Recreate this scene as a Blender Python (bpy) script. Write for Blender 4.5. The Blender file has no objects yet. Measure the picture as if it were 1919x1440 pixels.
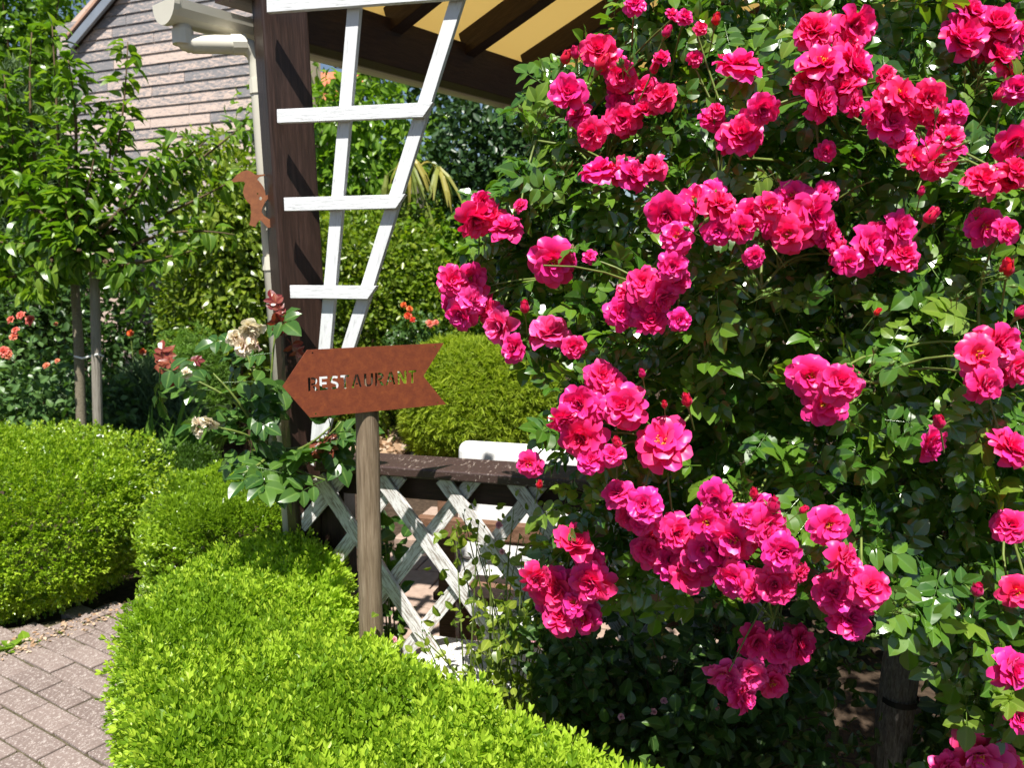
import bpy, bmesh, math, random
import numpy as np
from mathutils import Vector, Matrix

SC = bpy.context.scene
COL = SC.collection
R = math.radians
random.seed(7)

# ------------------------------------------------------------------ camera, sky, sun, exposure
F = 1441.0                    # focal length in pixels of the 1919 x 1440 photograph
PITCH = R(8.5)
CAM = np.array([0.0, 0.0, 1.55])
cam_d = bpy.data.cameras.new('camera')
cam_d.sensor_width = 36.0
cam_d.lens = 36.0 * F / 1919.0
cam_d.clip_start = 0.05
cam_d.clip_end = 300.0
cam_d.dof.use_dof = True
cam_d.dof.focus_distance = 1.45
cam_d.dof.aperture_fstop = 8.0
cam = bpy.data.objects.new('camera', cam_d)
COL.objects.link(cam)
cam.location = CAM
cam.rotation_euler = (R(90) - PITCH, 0, 0)
SC.camera = cam

SUN_EL, SUN_AZ = R(63.0), math.atan2(-0.03, -0.99)      # azimuth of the sun: x = sin, y = cos (behind the camera)
sdir = Vector((math.sin(SUN_AZ) * math.cos(SUN_EL), math.cos(SUN_AZ) * math.cos(SUN_EL), math.sin(SUN_EL)))
world = bpy.data.worlds.new('World')
SC.world = world
world.use_nodes = True
wn = world.node_tree.nodes
sky = wn.new('ShaderNodeTexSky')
sky.sky_type = 'NISHITA'
sky.sun_disc = False
sky.sun_elevation = SUN_EL
sky.sun_rotation = SUN_AZ
sky.dust_density = 0.6
wn['Background'].inputs['Strength'].default_value = 0.052
world.node_tree.links.new(sky.outputs[0], wn['Background'].inputs[0])
sun_d = bpy.data.lights.new('sun', 'SUN')
sun_d.energy = 5.0
sun_d.angle = R(0.53)
sun_d.color = (1.0, 0.955, 0.88)
sun = bpy.data.objects.new('sun', sun_d)
COL.objects.link(sun)
sun.rotation_euler = (-sdir).to_track_quat('-Z', 'Y').to_euler()
sun.location = (0, -4, 8)
SC.view_settings.view_transform = 'Standard'
SC.view_settings.look = 'None'
SC.view_settings.exposure = 0.92
SC.view_settings.gamma = 1.0
SC.view_settings.use_curve_mapping = False
SC.cycles.max_bounces = 7
SC.cycles.diffuse_bounces = 3
SC.cycles.glossy_bounces = 2
SC.cycles.transmission_bounces = 4
SC.cycles.use_denoising = True
SC.cycles.caustics_reflective = False
SC.cycles.caustics_refractive = False

# ------------------------------------------------------------------ pixel rays
AX = np.array([0, math.cos(PITCH), -math.sin(PITCH)])
UP = np.array([0, math.sin(PITCH), math.cos(PITCH)])
RT = np.array([1.0, 0, 0])


def P(px, py, D):
    "point at axial depth D on the ray of a photograph pixel"
    return CAM + D * (AX + (px - 960) / F * RT - (py - 720) / F * UP)


def Parr(px, py, D):
    px, py, D = [np.asarray(a, float)[:, None] for a in (px, py, D)]
    return CAM + D * (AX + (px - 960) / F * RT - (py - 720) / F * UP)


def Pz(px, py, z=0.0):
    r = AX + (px - 960) / F * RT - (py - 720) / F * UP
    return CAM + r * ((z - CAM[2]) / r[2])


def Py(px, py, y):
    "where a pixel's ray meets the upright plane at distance y"
    r = AX + (px - 960) / F * RT - (py - 720) / F * UP
    return CAM + r * (y / r[1])


def Pplane(px, py, o, n):
    r = AX + (px - 960) / F * RT - (py - 720) / F * UP
    return CAM + r * (np.dot(o - CAM, n) / np.dot(r, n))


# ------------------------------------------------------------------ materials
def nt(name):
    m = bpy.data.materials.new(name)
    m.use_nodes = True
    n = m.node_tree.nodes
    return m, n, m.node_tree.links, n['Principled BSDF']


def ramp(n, stops):
    r = n.new('ShaderNodeValToRGB')
    el = r.color_ramp.elements
    while len(el) < len(stops):
        el.new(0.5)
    for e, (p, c) in zip(el, stops):
        e.position = p
        e.color = (*c, 1)
    return r


def noise(n, l, scale, detail=4, rough=0.55, vec=None, dist=0.0):
    t = n.new('ShaderNodeTexNoise')
    t.inputs['Scale'].default_value = scale
    t.inputs['Detail'].default_value = detail
    t.inputs['Roughness'].default_value = rough
    t.inputs['Distortion'].default_value = dist
    if vec is not None:
        l.new(vec, t.inputs['Vector'])
    return t


def coords(n, l, scale=(1, 1, 1), kind='Object'):
    tc = n.new('ShaderNodeTexCoord')
    mp = n.new('ShaderNodeMapping')
    mp.inputs['Scale'].default_value = scale
    l.new(tc.outputs[kind], mp.inputs['Vector'])
    return mp.outputs['Vector']


def bump(n, l, bsdf, height, strength=0.4, dist=0.01):
    b = n.new('ShaderNodeBump')
    b.inputs['Strength'].default_value = strength
    b.inputs['Distance'].default_value = dist
    l.new(height, b.inputs['Height'])
    l.new(b.outputs[0], bsdf.inputs['Normal'])


def leaf_mat(name, stops, trans=0.3, tcol=1.6, rough=0.4, spec=0.5, back=None):
    "leaf pigment varies from leaf to leaf through the attribute tint; part of the light passes through"
    m, n, l, b = nt(name)
    at = n.new('ShaderNodeAttribute')
    at.attribute_name = 'tint'
    oi = n.new('ShaderNodeObjectInfo')
    ad = n.new('ShaderNodeMath'); ad.operation = 'ADD'
    fr = n.new('ShaderNodeMath'); fr.operation = 'FRACT'
    l.new(at.outputs['Fac'], ad.inputs[0]); l.new(oi.outputs['Random'], ad.inputs[1]); l.new(ad.outputs[0], fr.inputs[0])
    k = len(stops)
    rp = ramp(n, [(i / (k - 1), c) for i, c in enumerate(stops)])
    l.new(fr.outputs[0], rp.inputs[0])
    md = n.new('ShaderNodeAttribute'); md.attribute_name = 'mid'
    mr = n.new('ShaderNodeMapRange')
    mr.inputs[1].default_value = 0.80; mr.inputs[2].default_value = 0.97
    mr.inputs[3].default_value = 0.0; mr.inputs[4].default_value = 0.55
    l.new(md.outputs['Fac'], mr.inputs[0])
    vm = n.new('ShaderNodeMix'); vm.data_type = 'RGBA'
    l.new(mr.outputs[0], vm.inputs['Factor']); l.new(rp.outputs[0], vm.inputs[6])
    c = stops[-1]
    vm.inputs[7].default_value = (c[0] * 1.5 + .05, c[1] * 1.35 + .07, c[2] * 1.4 + .03, 1)
    l.new(vm.outputs[2], b.inputs['Base Color'])
    b.inputs['Roughness'].default_value = rough
    b.inputs['Specular IOR Level'].default_value = spec
    tr = n.new('ShaderNodeBsdfTranslucent')
    mx = n.new('ShaderNodeMix'); mx.data_type = 'RGBA'; mx.blend_type = 'MULTIPLY'
    mx.inputs['Factor'].default_value = 1.0
    l.new(rp.outputs[0], mx.inputs[6])
    mx.inputs[7].default_value = (tcol * 1.05, tcol * 1.1, tcol * 0.35, 1)
    l.new(mx.outputs[2], tr.inputs['Color'])
    ms = n.new('ShaderNodeMixShader')
    ms.inputs[0].default_value = trans
    l.new(b.outputs[0], ms.inputs[1]); l.new(tr.outputs[0], ms.inputs[2])
    l.new(ms.outputs[0], n['Material Output'].inputs['Surface'])
    return m


def petal_mat(name, base, tip, trans, tc, rough=0.38):
    m, n, l, b = nt(name)
    at = n.new('ShaderNodeAttribute'); at.attribute_name = 'along'
    rp = ramp(n, [(0.10, base), (0.85, tip), (1.0, tuple(min(1, x * 1.05 + .02) for x in tip))])
    l.new(at.outputs['Fac'], rp.inputs[0])
    oi = n.new('ShaderNodeObjectInfo')
    hs = n.new('ShaderNodeHueSaturation')
    mr = n.new('ShaderNodeMapRange')
    mr.inputs[3].default_value = 0.480; mr.inputs[4].default_value = 0.515
    l.new(oi.outputs['Random'], mr.inputs[0]); l.new(mr.outputs[0], hs.inputs['Hue'])
    l.new(rp.outputs[0], hs.inputs['Color'])
    l.new(hs.outputs[0], b.inputs['Base Color'])
    b.inputs['Roughness'].default_value = rough
    b.inputs['Specular IOR Level'].default_value = 0.35
    b.inputs['Sheen Weight'].default_value = 0.25
    b.inputs['Sheen Tint'].default_value = (1, 0.35, 0.8, 1)
    tr = n.new('ShaderNodeBsdfTranslucent')
    tr.inputs['Color'].default_value = (*tc, 1)
    ms = n.new('ShaderNodeMixShader'); ms.inputs[0].default_value = trans
    l.new(b.outputs[0], ms.inputs[1]); l.new(tr.outputs[0], ms.inputs[2])
    l.new(ms.outputs[0], n['Material Output'].inputs['Surface'])
    return m


def wood_mat(name, c1, c2, c3, grain=(14, 14, 1.2), rough=0.75, bstr=0.5, spec=0.3, cracks=0.0):
    m, n, l, b = nt(name)
    v = coords(n, l, grain)
    t = noise(n, l, 6, 8, 0.65, v, 0.6)
    rp = ramp(n, [(0.3, c1), (0.5, c2), (0.72, c3)])
    l.new(t.outputs['Fac'], rp.inputs[0])
    l.new(rp.outputs[0], b.inputs['Base Color'])
    b.inputs['Roughness'].default_value = rough
    b.inputs['Specular IOR Level'].default_value = spec
    bump(n, l, b, t.outputs['Fac'], bstr, 0.004)
    return m


def plain(name, c, rough=0.6, spec=0.5, var=0.12, scale=20, bstr=0.0, metallic=0.0):
    m, n, l, b = nt(name)
    v = coords(n, l)
    t = noise(n, l, scale, 5, 0.6, v)
    rp = ramp(n, [(0.3, tuple(x * (1 - var) for x in c)), (0.7, tuple(min(1, x * (1 + var)) for x in c))])
    l.new(t.outputs['Fac'], rp.inputs[0]); l.new(rp.outputs[0], b.inputs['Base Color'])
    b.inputs['Roughness'].default_value = rough
    b.inputs['Specular IOR Level'].default_value = spec
    b.inputs['Metallic'].default_value = metallic
    if bstr:
        bump(n, l, b, t.outputs['Fac'], bstr, 0.004)
    return m


def worn_paint(name, paint, wood, edge, soft, grain=(3, 3, 3), bstr=0.4, rough=0.6):
    "paint flaking off weathered wood in patches of their own"
    m, n, l, b = nt(name)
    v = coords(n, l, grain)
    t = noise(n, l, 9, 9, 0.7, v, 0.4)
    oi = n.new('ShaderNodeObjectInfo')
    rp = ramp(n, [(edge, wood), (edge + soft, tuple(0.55 * a + 0.45 * c for a, c in zip(paint, wood))), (edge + 2 * soft, paint)])
    l.new(t.outputs['Fac'], rp.inputs[0])
    l.new(rp.outputs[0], b.inputs['Base Color'])
    b.inputs['Roughness'].default_value = rough
    bump(n, l, b, t.outputs['Fac'], bstr, 0.003)
    return m


M = {}
M['box'] = leaf_mat('box_leaf', [(0.12, 0.23, 0.012), (0.27, 0.43, 0.022), (0.42, 0.56, 0.05)], 0.36, 1.5, 0.4, 0.4)
M['box_shaded'] = leaf_mat('box_leaf_shaded', [(0.03, 0.07, 0.008), (0.05, 0.11, 0.010), (0.08, 0.15, 0.012)], 0.3, 1.5, 0.38, 0.45)  # shade over the far hedge is put into this leaf colour
M['box_mid'] = leaf_mat('box_leaf_mid', [(0.085, 0.17, 0.010), (0.23, 0.37, 0.018), (0.40, 0.52, 0.04)], 0.34, 1.5, 0.30, 0.6)  # less fresh growth than box, with shade of the fronts put into the colour
M['rose_leaf'] = leaf_mat('rose_leaf', [(0.034, 0.10, 0.012), (0.06, 0.15, 0.015), (0.12, 0.225, 0.02), (0.045, 0.12, 0.013)], 0.24, 2.2, 0.22, 0.9)
M['young_leaf'] = leaf_mat('young_rose_leaf', [(0.11, 0.20, 0.02), (0.16, 0.26, 0.03), (0.14, 0.22, 0.025)], 0.38, 1.9, 0.3, 0.5)
M['cream_leaf'] = leaf_mat('cream_rose_leaf', [(0.03, 0.085, 0.016), (0.05, 0.12, 0.022), (0.08, 0.165, 0.025)], 0.24, 1.9, 0.27, 0.55)
M['red_leaf'] = leaf_mat('young_red_leaf', [(0.16, 0.018, 0.03), (0.24, 0.035, 0.04), (0.26, 0.09, 0.035)], 0.35, 1.3, 0.3, 0.5)
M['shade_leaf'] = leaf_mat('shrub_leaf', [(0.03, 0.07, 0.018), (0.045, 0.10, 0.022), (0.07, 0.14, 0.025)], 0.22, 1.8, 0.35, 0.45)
M['pear_leaf'] = leaf_mat('pear_leaf', [(0.06, 0.14, 0.012), (0.10, 0.20, 0.016), (0.18, 0.28, 0.03)], 0.36, 1.8, 0.28, 0.55)
M['privet'] = leaf_mat('privet_leaf', [(0.09, 0.15, 0.014), (0.15, 0.23, 0.02), (0.25, 0.31, 0.035)], 0.38, 1.6, 0.32, 0.5)
M['laurel'] = leaf_mat('laurel_leaf', [(0.075, 0.16, 0.012), (0.12, 0.235, 0.018), (0.18, 0.30, 0.022)], 0.38, 1.7, 0.3, 0.5)
M['dark_hedge'] = leaf_mat('dark_hedge_leaf', [(0.03, 0.07, 0.014), (0.05, 0.10, 0.018), (0.08, 0.14, 0.024)], 0.28, 1.6, 0.45, 0.4)
M['thuja'] = leaf_mat('thuja_spray', [(0.14, 0.22, 0.012), (0.24, 0.33, 0.018), (0.33, 0.41, 0.03)], 0.36, 1.5, 0.55, 0.25)
M['ivy'] = leaf_mat('ivy_leaf', [(0.018, 0.05, 0.016), (0.03, 0.075, 0.022), (0.05, 0.10, 0.03)], 0.18, 1.6, 0.4, 0.45)
M['grey_leaf'] = leaf_mat('grey_green_needle', [(0.07, 0.13, 0.06), (0.11, 0.18, 0.08), (0.16, 0.23, 0.11)], 0.25, 1.3, 0.6, 0.3)
M['pale_shrub'] = leaf_mat('pale_shrub_leaf', [(0.08, 0.17, 0.02), (0.12, 0.24, 0.03), (0.17, 0.30, 0.05)], 0.3, 1.5, 0.5, 0.3)
M['palm'] = leaf_mat('palm_frond', [(0.16, 0.22, 0.04), (0.22, 0.25, 0.05), (0.40, 0.33, 0.07)], 0.3, 1.3, 0.45, 0.4)
M['blue_leaf'] = leaf_mat('orange_rose_leaf', [(0.05, 0.12, 0.03), (0.08, 0.16, 0.045), (0.11, 0.20, 0.05)], 0.25, 1.6, 0.4, 0.45)
M['petal'] = petal_mat('pink_petal', (0.82, 0.010, 0.045), (0.90, 0.032, 0.265), 0.30, (0.95, 0.010, 0.15))
M['bud_red'] = petal_mat('bud_petal', (0.62, 0.006, 0.05), (0.74, 0.010, 0.11), 0.2, (0.8, 0.01, 0.05))
M['cream'] = petal_mat('cream_petal', (0.78, 0.66, 0.36), (0.86, 0.80, 0.62), 0.3, (0.8, 0.7, 0.5))
M['orange'] = petal_mat('salmon_petal', (0.80, 0.20, 0.06), (0.80, 0.26, 0.16), 0.3, (0.9, 0.28, 0.14))
M['scarlet'] = petal_mat('scarlet_petal', (0.75, 0.09, 0.02), (0.78, 0.12, 0.03), 0.3, (0.9, 0.15, 0.03))
M['pale_pink'] = petal_mat('pale_pink_petal', (0.75, 0.42, 0.42), (0.75, 0.36, 0.42), 0.3, (0.8, 0.4, 0.45))
M['stamen'] = plain('stamen', (0.80, 0.42, 0.03), 0.6, 0.3)
M['sepal'] = plain('sepal', (0.12, 0.20, 0.04), 0.5, 0.4, 0.3, 300)
M['cane'] = plain('cane', (0.14, 0.19, 0.04), 0.5, 0.4, 0.35, 60)
M['twig'] = plain('twig', (0.10, 0.065, 0.035), 0.8, 0.3, 0.3, 80)
M['bark'] = wood_mat('bark', (0.06, 0.05, 0.04), (0.16, 0.14, 0.12), (0.30, 0.27, 0.24), (30, 30, 7), 0.9, 1.0)
M['pear_bark'] = wood_mat('pear_bark', (0.12, 0.10, 0.07), (0.20, 0.17, 0.12), (0.27, 0.24, 0.18), (12, 12, 20), 0.85, 0.5)
M['pole'] = wood_mat('pole_wood', (0.10, 0.070, 0.042), (0.20, 0.148, 0.098), (0.31, 0.245, 0.175), (22, 22, 1.3), 0.8, 0.6)
M['stake'] = wood_mat('grey_stake', (0.16, 0.14, 0.115), (0.25, 0.225, 0.19), (0.33, 0.30, 0.26), (22, 22, 1.5), 0.85, 0.5)
M['brown_wood'] = wood_mat('brown_stain', (0.016, 0.009, 0.006), (0.030, 0.0155, 0.011), (0.054, 0.030, 0.023), (24, 24, 1.4), 0.42, 0.35, 0.4)
M['beam_wood'] = wood_mat('beam_stain', (0.022, 0.011, 0.008), (0.035, 0.018, 0.013), (0.05, 0.026, 0.018), (18, 18, 3), 0.6, 0.4)
M['rail_wood'] = worn_paint('worn_brown_rail', (0.052, 0.030, 0.026), (0.26, 0.21, 0.185), 0.37, 0.025, (3, 12, 12), 0.5, 0.45)
M['table_wood'] = wood_mat('table_wood', (0.10, 0.05, 0.03), (0.17, 0.09, 0.055), (0.24, 0.14, 0.09), (3, 20, 20), 0.6, 0.4)
M['white_paint'] = worn_paint('white_paint', (0.68, 0.70, 0.72), (0.40, 0.41, 0.42), 0.30, 0.07, (20, 20, 2.5), 0.6, 0.55)
M['old_white'] = worn_paint('flaking_white_paint', (0.70, 0.70, 0.69), (0.30, 0.255, 0.22), 0.42, 0.055, (16, 16, 2.2), 0.6, 0.7)
M['pvc'] = plain('pvc', (0.66, 0.63, 0.53), 0.35, 0.5, 0.05, 8)
M['ceiling'] = plain('yellow_panel', (0.72, 0.45, 0.10), 0.8, 0.2, 0.05, 6)
M['fabric'] = plain('white_cover', (0.80, 0.80, 0.79), 0.9, 0.1, 0.03, 9, 0.2)
M['black'] = plain('black_rubber', (0.012, 0.012, 0.012), 0.6, 0.4)
M['soil'] = plain('soil', (0.055, 0.038, 0.026), 0.95, 0.1, 0.5, 45, 1.0)
M['slab'] = plain('terrace_slab', (0.34, 0.25, 0.20), 0.9, 0.2, 0.18, 26, 0.4)
M['tile'] = plain('roof_tile', (0.50, 0.16, 0.085), 0.8, 0.3, 0.2, 5, 0.3)
M['zinc'] = plain('zinc', (0.45, 0.48, 0.52), 0.35, 0.5, 0.1, 5, 0, 0.6)
M['shutter'] = plain('grey_shutter', (0.34, 0.34, 0.36), 0.6, 0.4, 0.08, 3)
M['void'] = plain('dark_room', (0.01, 0.01, 0.012), 0.8, 0.2)
M['fascia'] = wood_mat('tan_board', (0.38, 0.22, 0.15), (0.50, 0.31, 0.22), (0.58, 0.38, 0.28), (10, 10, 3), 0.7, 0.3)
M['render'] = plain('wall_render', (0.62, 0.48, 0.40), 0.9, 0.2, 0.1, 2)
M['chip'] = leaf_mat('dry_leaf_litter', [(0.30, 0.18, 0.10), (0.42, 0.29, 0.19), (0.52, 0.42, 0.32)], 0.1, 1.0, 0.8, 0.2)
M['weed'] = M['privet']


def rust():
    m, n, l, b = nt('rusted_steel')
    v = coords(n, l, (1, 1, 1))
    t = noise(n, l, 42, 9, 0.72, v, 0.3)
    v2 = coords(n, l, (70, 70, 5))
    t2 = noise(n, l, 3, 5, 0.6, v2)
    mx = n.new('ShaderNodeMath'); mx.operation = 'MULTIPLY_ADD'
    mx.inputs[1].default_value = 0.35; l.new(t2.outputs['Fac'], mx.inputs[0]); l.new(t.outputs['Fac'], mx.inputs[2])
    rp = ramp(n, [(0.40, (0.12, 0.028, 0.013)), (0.65, (0.175, 0.041, 0.016)), (0.85, (0.235, 0.060, 0.019)), (1.0, (0.33, 0.11, 0.035))])
    l.new(mx.outputs[0], rp.inputs[0]); l.new(rp.outputs[0], b.inputs['Base Color'])
    b.inputs['Roughness'].default_value = 0.78
    b.inputs['Specular IOR Level'].default_value = 0.3
    bump(n, l, b, t.outputs['Fac'], 0.25, 0.001)
    return m


def paver_mat():
    m, n, l, b = nt('pink_paver')
    v = coords(n, l)
    sp = n.new('ShaderNodeTexVoronoi'); sp.inputs['Scale'].default_value = 210
    l.new(v, sp.inputs['Vector'])
    t = noise(n, l, 34, 6, 0.7, v)
    oi = n.new('ShaderNodeObjectInfo')
    rp = ramp(n, [(0.25, (0.135, 0.100, 0.089)), (0.75, (0.215, 0.165, 0.147))])
    ad = n.new('ShaderNodeMath'); ad.operation = 'MULTIPLY_ADD'; ad.inputs[1].default_value = 0.35
    l.new(oi.outputs['Random'], ad.inputs[0]); 
    sb = n.new('ShaderNodeMath'); sb.operation = 'MULTIPLY'; sb.inputs[1].default_value = 0.8
    l.new(t.outputs['Fac'], sb.inputs[0]); l.new(sb.outputs[0], ad.inputs[2])
    l.new(ad.outputs[0], rp.inputs[0])
    r2 = ramp(n, [(0.62, (0, 0, 0)), (0.86, (1, 1, 1))])
    l.new(sp.outputs['Color'], r2.inputs[0])
    mx = n.new('ShaderNodeMix'); mx.data_type = 'RGBA'
    l.new(r2.outputs[0], mx.inputs['Factor']); l.new(rp.outputs[0], mx.inputs[6])
    mx.inputs[7].default_value = (0.37, 0.32, 0.295, 1)
    l.new(mx.outputs[2], b.inputs['Base Color'])
    b.inputs['Roughness'].default_value = 0.9
    bump(n, l, b, t.outputs['Fac'], 0.6, 0.004)
    return m


def cladding_mat():
    m, n, l, b = nt('worn_pink_cladding')
    v = coords(n, l, (2.0, 2.0, 8))
    t = noise(n, l, 6.5, 8, 0.75, v, 0.9)
    oi = n.new('ShaderNodeObjectInfo')
    ad = n.new('ShaderNodeMath'); ad.operation = 'MULTIPLY_ADD'; ad.inputs[1].default_value = 0.20
    l.new(oi.outputs['Random'], ad.inputs[0]); l.new(t.outputs['Fac'], ad.inputs[2])
    rp = ramp(n, [(0.54, (0.21, 0.205, 0.215)), (0.60, (0.31, 0.28, 0.28)), (0.64, (0.55, 0.43, 0.37)), (0.88, (0.61, 0.49, 0.43))])
    l.new(ad.outputs[0], rp.inputs[0]); l.new(rp.outputs[0], b.inputs['Base Color'])
    b.inputs['Roughness'].default_value = 0.85
    bump(n, l, b, t.outputs['Fac'], 0.5, 0.01)
    return m


M['rust'] = rust()
M['paver'] = paver_mat()
M['clad'] = cladding_mat()


# ------------------------------------------------------------------ mesh helpers
class MB:
    "collects quads; build() links them as one mesh object"
    def __init__(s):
        s.v, s.q, s.n, s.t = [], [], 0, []

    def add(s, v, q, tint=None):
        v = np.asarray(v, float); q = np.asarray(q, int)
        s.v.append(v); s.q.append(q + s.n); s.n += len(v)
        s.t.append(np.zeros(len(v)) if tint is None else np.broadcast_to(tint, (len(v),)))
        return s

    def arrays(s):
        return np.concatenate(s.v), np.concatenate(s.q), np.concatenate(s.t)

    def mesh(s, name, mat=None, attr='tint', smooth=False):
        v, q, t = s.arrays()
        return quad_mesh(name, v, q, mat, t, attr, smooth)

    def build(s, name, mat, parent=None, attr='tint', smooth=False):
        return link(name, s.mesh(name, mat, attr, smooth), parent)


def quad_mesh(name, v, q, mat=None, t=None, attr='tint', smooth=False):
    me = bpy.data.meshes.new(name)
    me.vertices.add(len(v)); me.loops.add(q.size); me.polygons.add(len(q))
    me.vertices.foreach_set('co', np.ascontiguousarray(v, dtype=np.float32).ravel())
    me.loops.foreach_set('vertex_index', q.astype(np.int32).ravel())
    me.polygons.foreach_set('loop_start', (np.arange(len(q)) * q.shape[1]).astype(np.int32))
    me.polygons.foreach_set('use_smooth', np.full(len(q), bool(smooth)))
    if t is not None:
        a = me.attributes.new(attr, 'FLOAT', 'POINT')
        a.data.foreach_set('value', np.ascontiguousarray(np.real(t), dtype=np.float32))
        if np.iscomplexobj(t):                    # the imaginary part carries the midrib mark
            a = me.attributes.new('mid', 'FLOAT', 'POINT')
            a.data.foreach_set('value', np.ascontiguousarray(np.imag(t), dtype=np.float32))
    if mat:
        me.materials.append(mat)
    me.update(calc_edges=True)
    return me


def link(name, me, parent=None):
    o = bpy.data.objects.new(name, me)
    COL.objects.link(o)
    if parent is not None:
        o.parent = parent
    return o


def tag(o, label=None, cat=None, group=None, kind=None):
    if label: o['label'] = label
    if cat: o['category'] = cat
    if group: o['group'] = group
    if kind: o['kind'] = kind
    return o


def thing(name, label, cat, group=None, loc=(0, 0, 0)):
    o = bpy.data.objects.new(name, None)
    o.empty_display_size = 0.05
    COL.objects.link(o)
    o.location = loc
    return tag(o, label, cat, group)


BOXQ = [[0, 3, 2, 1], [4, 5, 6, 7], [0, 1, 5, 4], [1, 2, 6, 5], [2, 3, 7, 6], [3, 0, 4, 7]]


def box(o, ax, ay, az, lo, hi):
    "box spanned along three axes from origin o"
    o, ax, ay, az = [np.asarray(a, float) for a in (o, ax, ay, az)]
    v = []
    for z in (lo[2], hi[2]):
        for x, y in ((lo[0], lo[1]), (hi[0], lo[1]), (hi[0], hi[1]), (lo[0], hi[1])):
            v.append(o + ax * x + ay * y + az * z)
    return np.array(v), np.array(BOXQ)


def bevel_obj(o, w=0.003, seg=2):
    b = o.modifiers.new('bevel', 'BEVEL')
    b.width = w; b.segments = seg; b.limit_method = 'ANGLE'; b.angle_limit = R(40)
    return o


def beam(name, a, b, w, h, mat, parent, side=None, bev=0.003, ext=0.0):
    "a straight member from a to b, w wide along side, h along the third axis; origin at its middle so grain runs along z"
    a, b = np.asarray(a, float), np.asarray(b, float)
    d = b - a; L = np.linalg.norm(d); d = d / L
    side = np.array([0, 0, 1.0]) if side is None else np.asarray(side, float)
    s = side - d * np.dot(side, d); s /= np.linalg.norm(s)
    t = np.cross(d, s)
    v, q = box((0, 0, 0), (1, 0, 0), (0, 1, 0), (0, 0, 1), (-w / 2, -h / 2, -L / 2 - ext), (w / 2, h / 2, L / 2 + ext))
    o = link(name, quad_mesh(name, v, q, mat), parent)
    mid = (a + b) / 2
    mat4 = Matrix(((s[0], t[0], d[0], mid[0]), (s[1], t[1], d[1], mid[1]), (s[2], t[2], d[2], mid[2]), (0, 0, 0, 1)))
    # parents sit at the origin or carry only a translation
    if parent is not None:
        mat4 = Matrix.Translation(-parent.location) @ mat4
    o.matrix_local = mat4
    if bev: bevel_obj(o, bev)
    return o


def tube(pts, rad, seg=6, cap=True):
    pts = np.asarray(pts, float); n = len(pts)
    rad = np.broadcast_to(np.asarray(rad, float), (n,))
    tg = np.gradient(pts, axis=0)
    tg /= np.linalg.norm(tg, axis=1)[:, None] + 1e-12
    ref = np.array([0.3, 0.2, 0.93]) if abs(tg[0][2]) < 0.9 else np.array([1.0, 0.1, 0])
    v = []
    for i in range(n):
        a = np.cross(tg[i], ref); a /= np.linalg.norm(a) + 1e-12
        b = np.cross(tg[i], a)
        for k in range(seg):
            w = 2 * math.pi * k / seg
            v.append(pts[i] + rad[i] * (math.cos(w) * a + math.sin(w) * b))
    q = []
    for i in range(n - 1):
        for k in range(seg):
            k2 = (k + 1) % seg
            q.append([i * seg + k, i * seg + k2, (i + 1) * seg + k2, (i + 1) * seg + k])
    if cap and seg == 6:
        e = (n - 1) * seg
        q += [[e, e + 1, e + 2, e + 3], [e, e + 3, e + 4, e + 5], [3, 2, 1, 0], [5, 4, 3, 0]]
    if cap and seg >= 8:
        for off, fl in ((0, 1), ((n - 1) * seg, 0)):
            for k in range(1, seg - 2, 2):
                f = [off, off + k, off + k + 1, off + k + 2]
                q.append(f[::-1] if fl else f)
    return np.array(v), np.array(q)


def bez(p0, p1, p2, n=7):
    t = np.linspace(0, 1, n)[:, None]
    return (1 - t) ** 2 * np.asarray(p0) + 2 * t * (1 - t) * np.asarray(p1) + t ** 2 * np.asarray(p2)


def norm(a):
    return a / (np.linalg.norm(a, axis=-1, keepdims=True) + 1e-12)


def scatter(T, pos, d, n, s, rng, tj=1.0, t0=None):
    "copies of the template T = (verts, quads, tint) at pos, along d, facing n, scaled by s, as one set of quads"
    tv, tq, tt = T
    d = norm(d); z = norm(n - d * np.sum(n * d, 1, keepdims=True)); x = np.cross(d, z)
    s = np.broadcast_to(s, (len(pos),))[:, None, None]
    v = pos[:, None, :] + s * (tv[None, :, 0:1] * x[:, None, :] + tv[None, :, 1:2] * d[:, None, :] + tv[None, :, 2:3] * z[:, None, :])
    q = tq[None] + (np.arange(len(pos)) * len(tv))[:, None, None]
    t = (tt[None] + rng.random((len(pos), 1)) * tj) * np.ones((len(pos), 1))
    if t0 is not None: t = np.clip(np.real(t) + t0[:, None], 0, .995)
    t = np.real(t) % 1.0 + (1j * np.imag(t) if np.iscomplexobj(t) else 0)
    return v.reshape(-1, 3), q.reshape(-1, 4), t.reshape(-1)


def scatter_obj(name, T, pos, d, n, s, mat, parent, seed=0, kind='stuff', smooth=True):
    rng = np.random.default_rng(seed)
    v, q, t = scatter(T, pos, d, n, s, rng)
    o = link(name, quad_mesh(name, v, q, mat, t, 'tint', smooth), parent)
    if kind: o['kind'] = kind
    return o


# ---- leaf templates: x width, y along the leaf, z its upper face
def leaf_rows(rows, fold=0.25, droop=0.25, wave=0.0):
    "two halves that meet in a crease along the midrib"
    v, q = [], []
    for i, (y, w) in enumerate(rows):
        z = -droop * y * y
        wv = wave * (1 if i % 2 else -1)
        v += [(-w, y, z + fold * w + wv * w), (0, y, z), (0, y, z), (w, y, z + fold * w - wv * w)]
    for i in range(len(rows) - 1):
        a, b = i * 4, i * 4 + 4
        q += [[a, a + 1, b + 1, b], [a + 2, a + 3, b + 3, b + 2]]
    return np.array(v, float), np.array(q), np.array([1j if i % 4 in (1, 2) else 0j for i in range(len(v))])


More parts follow.
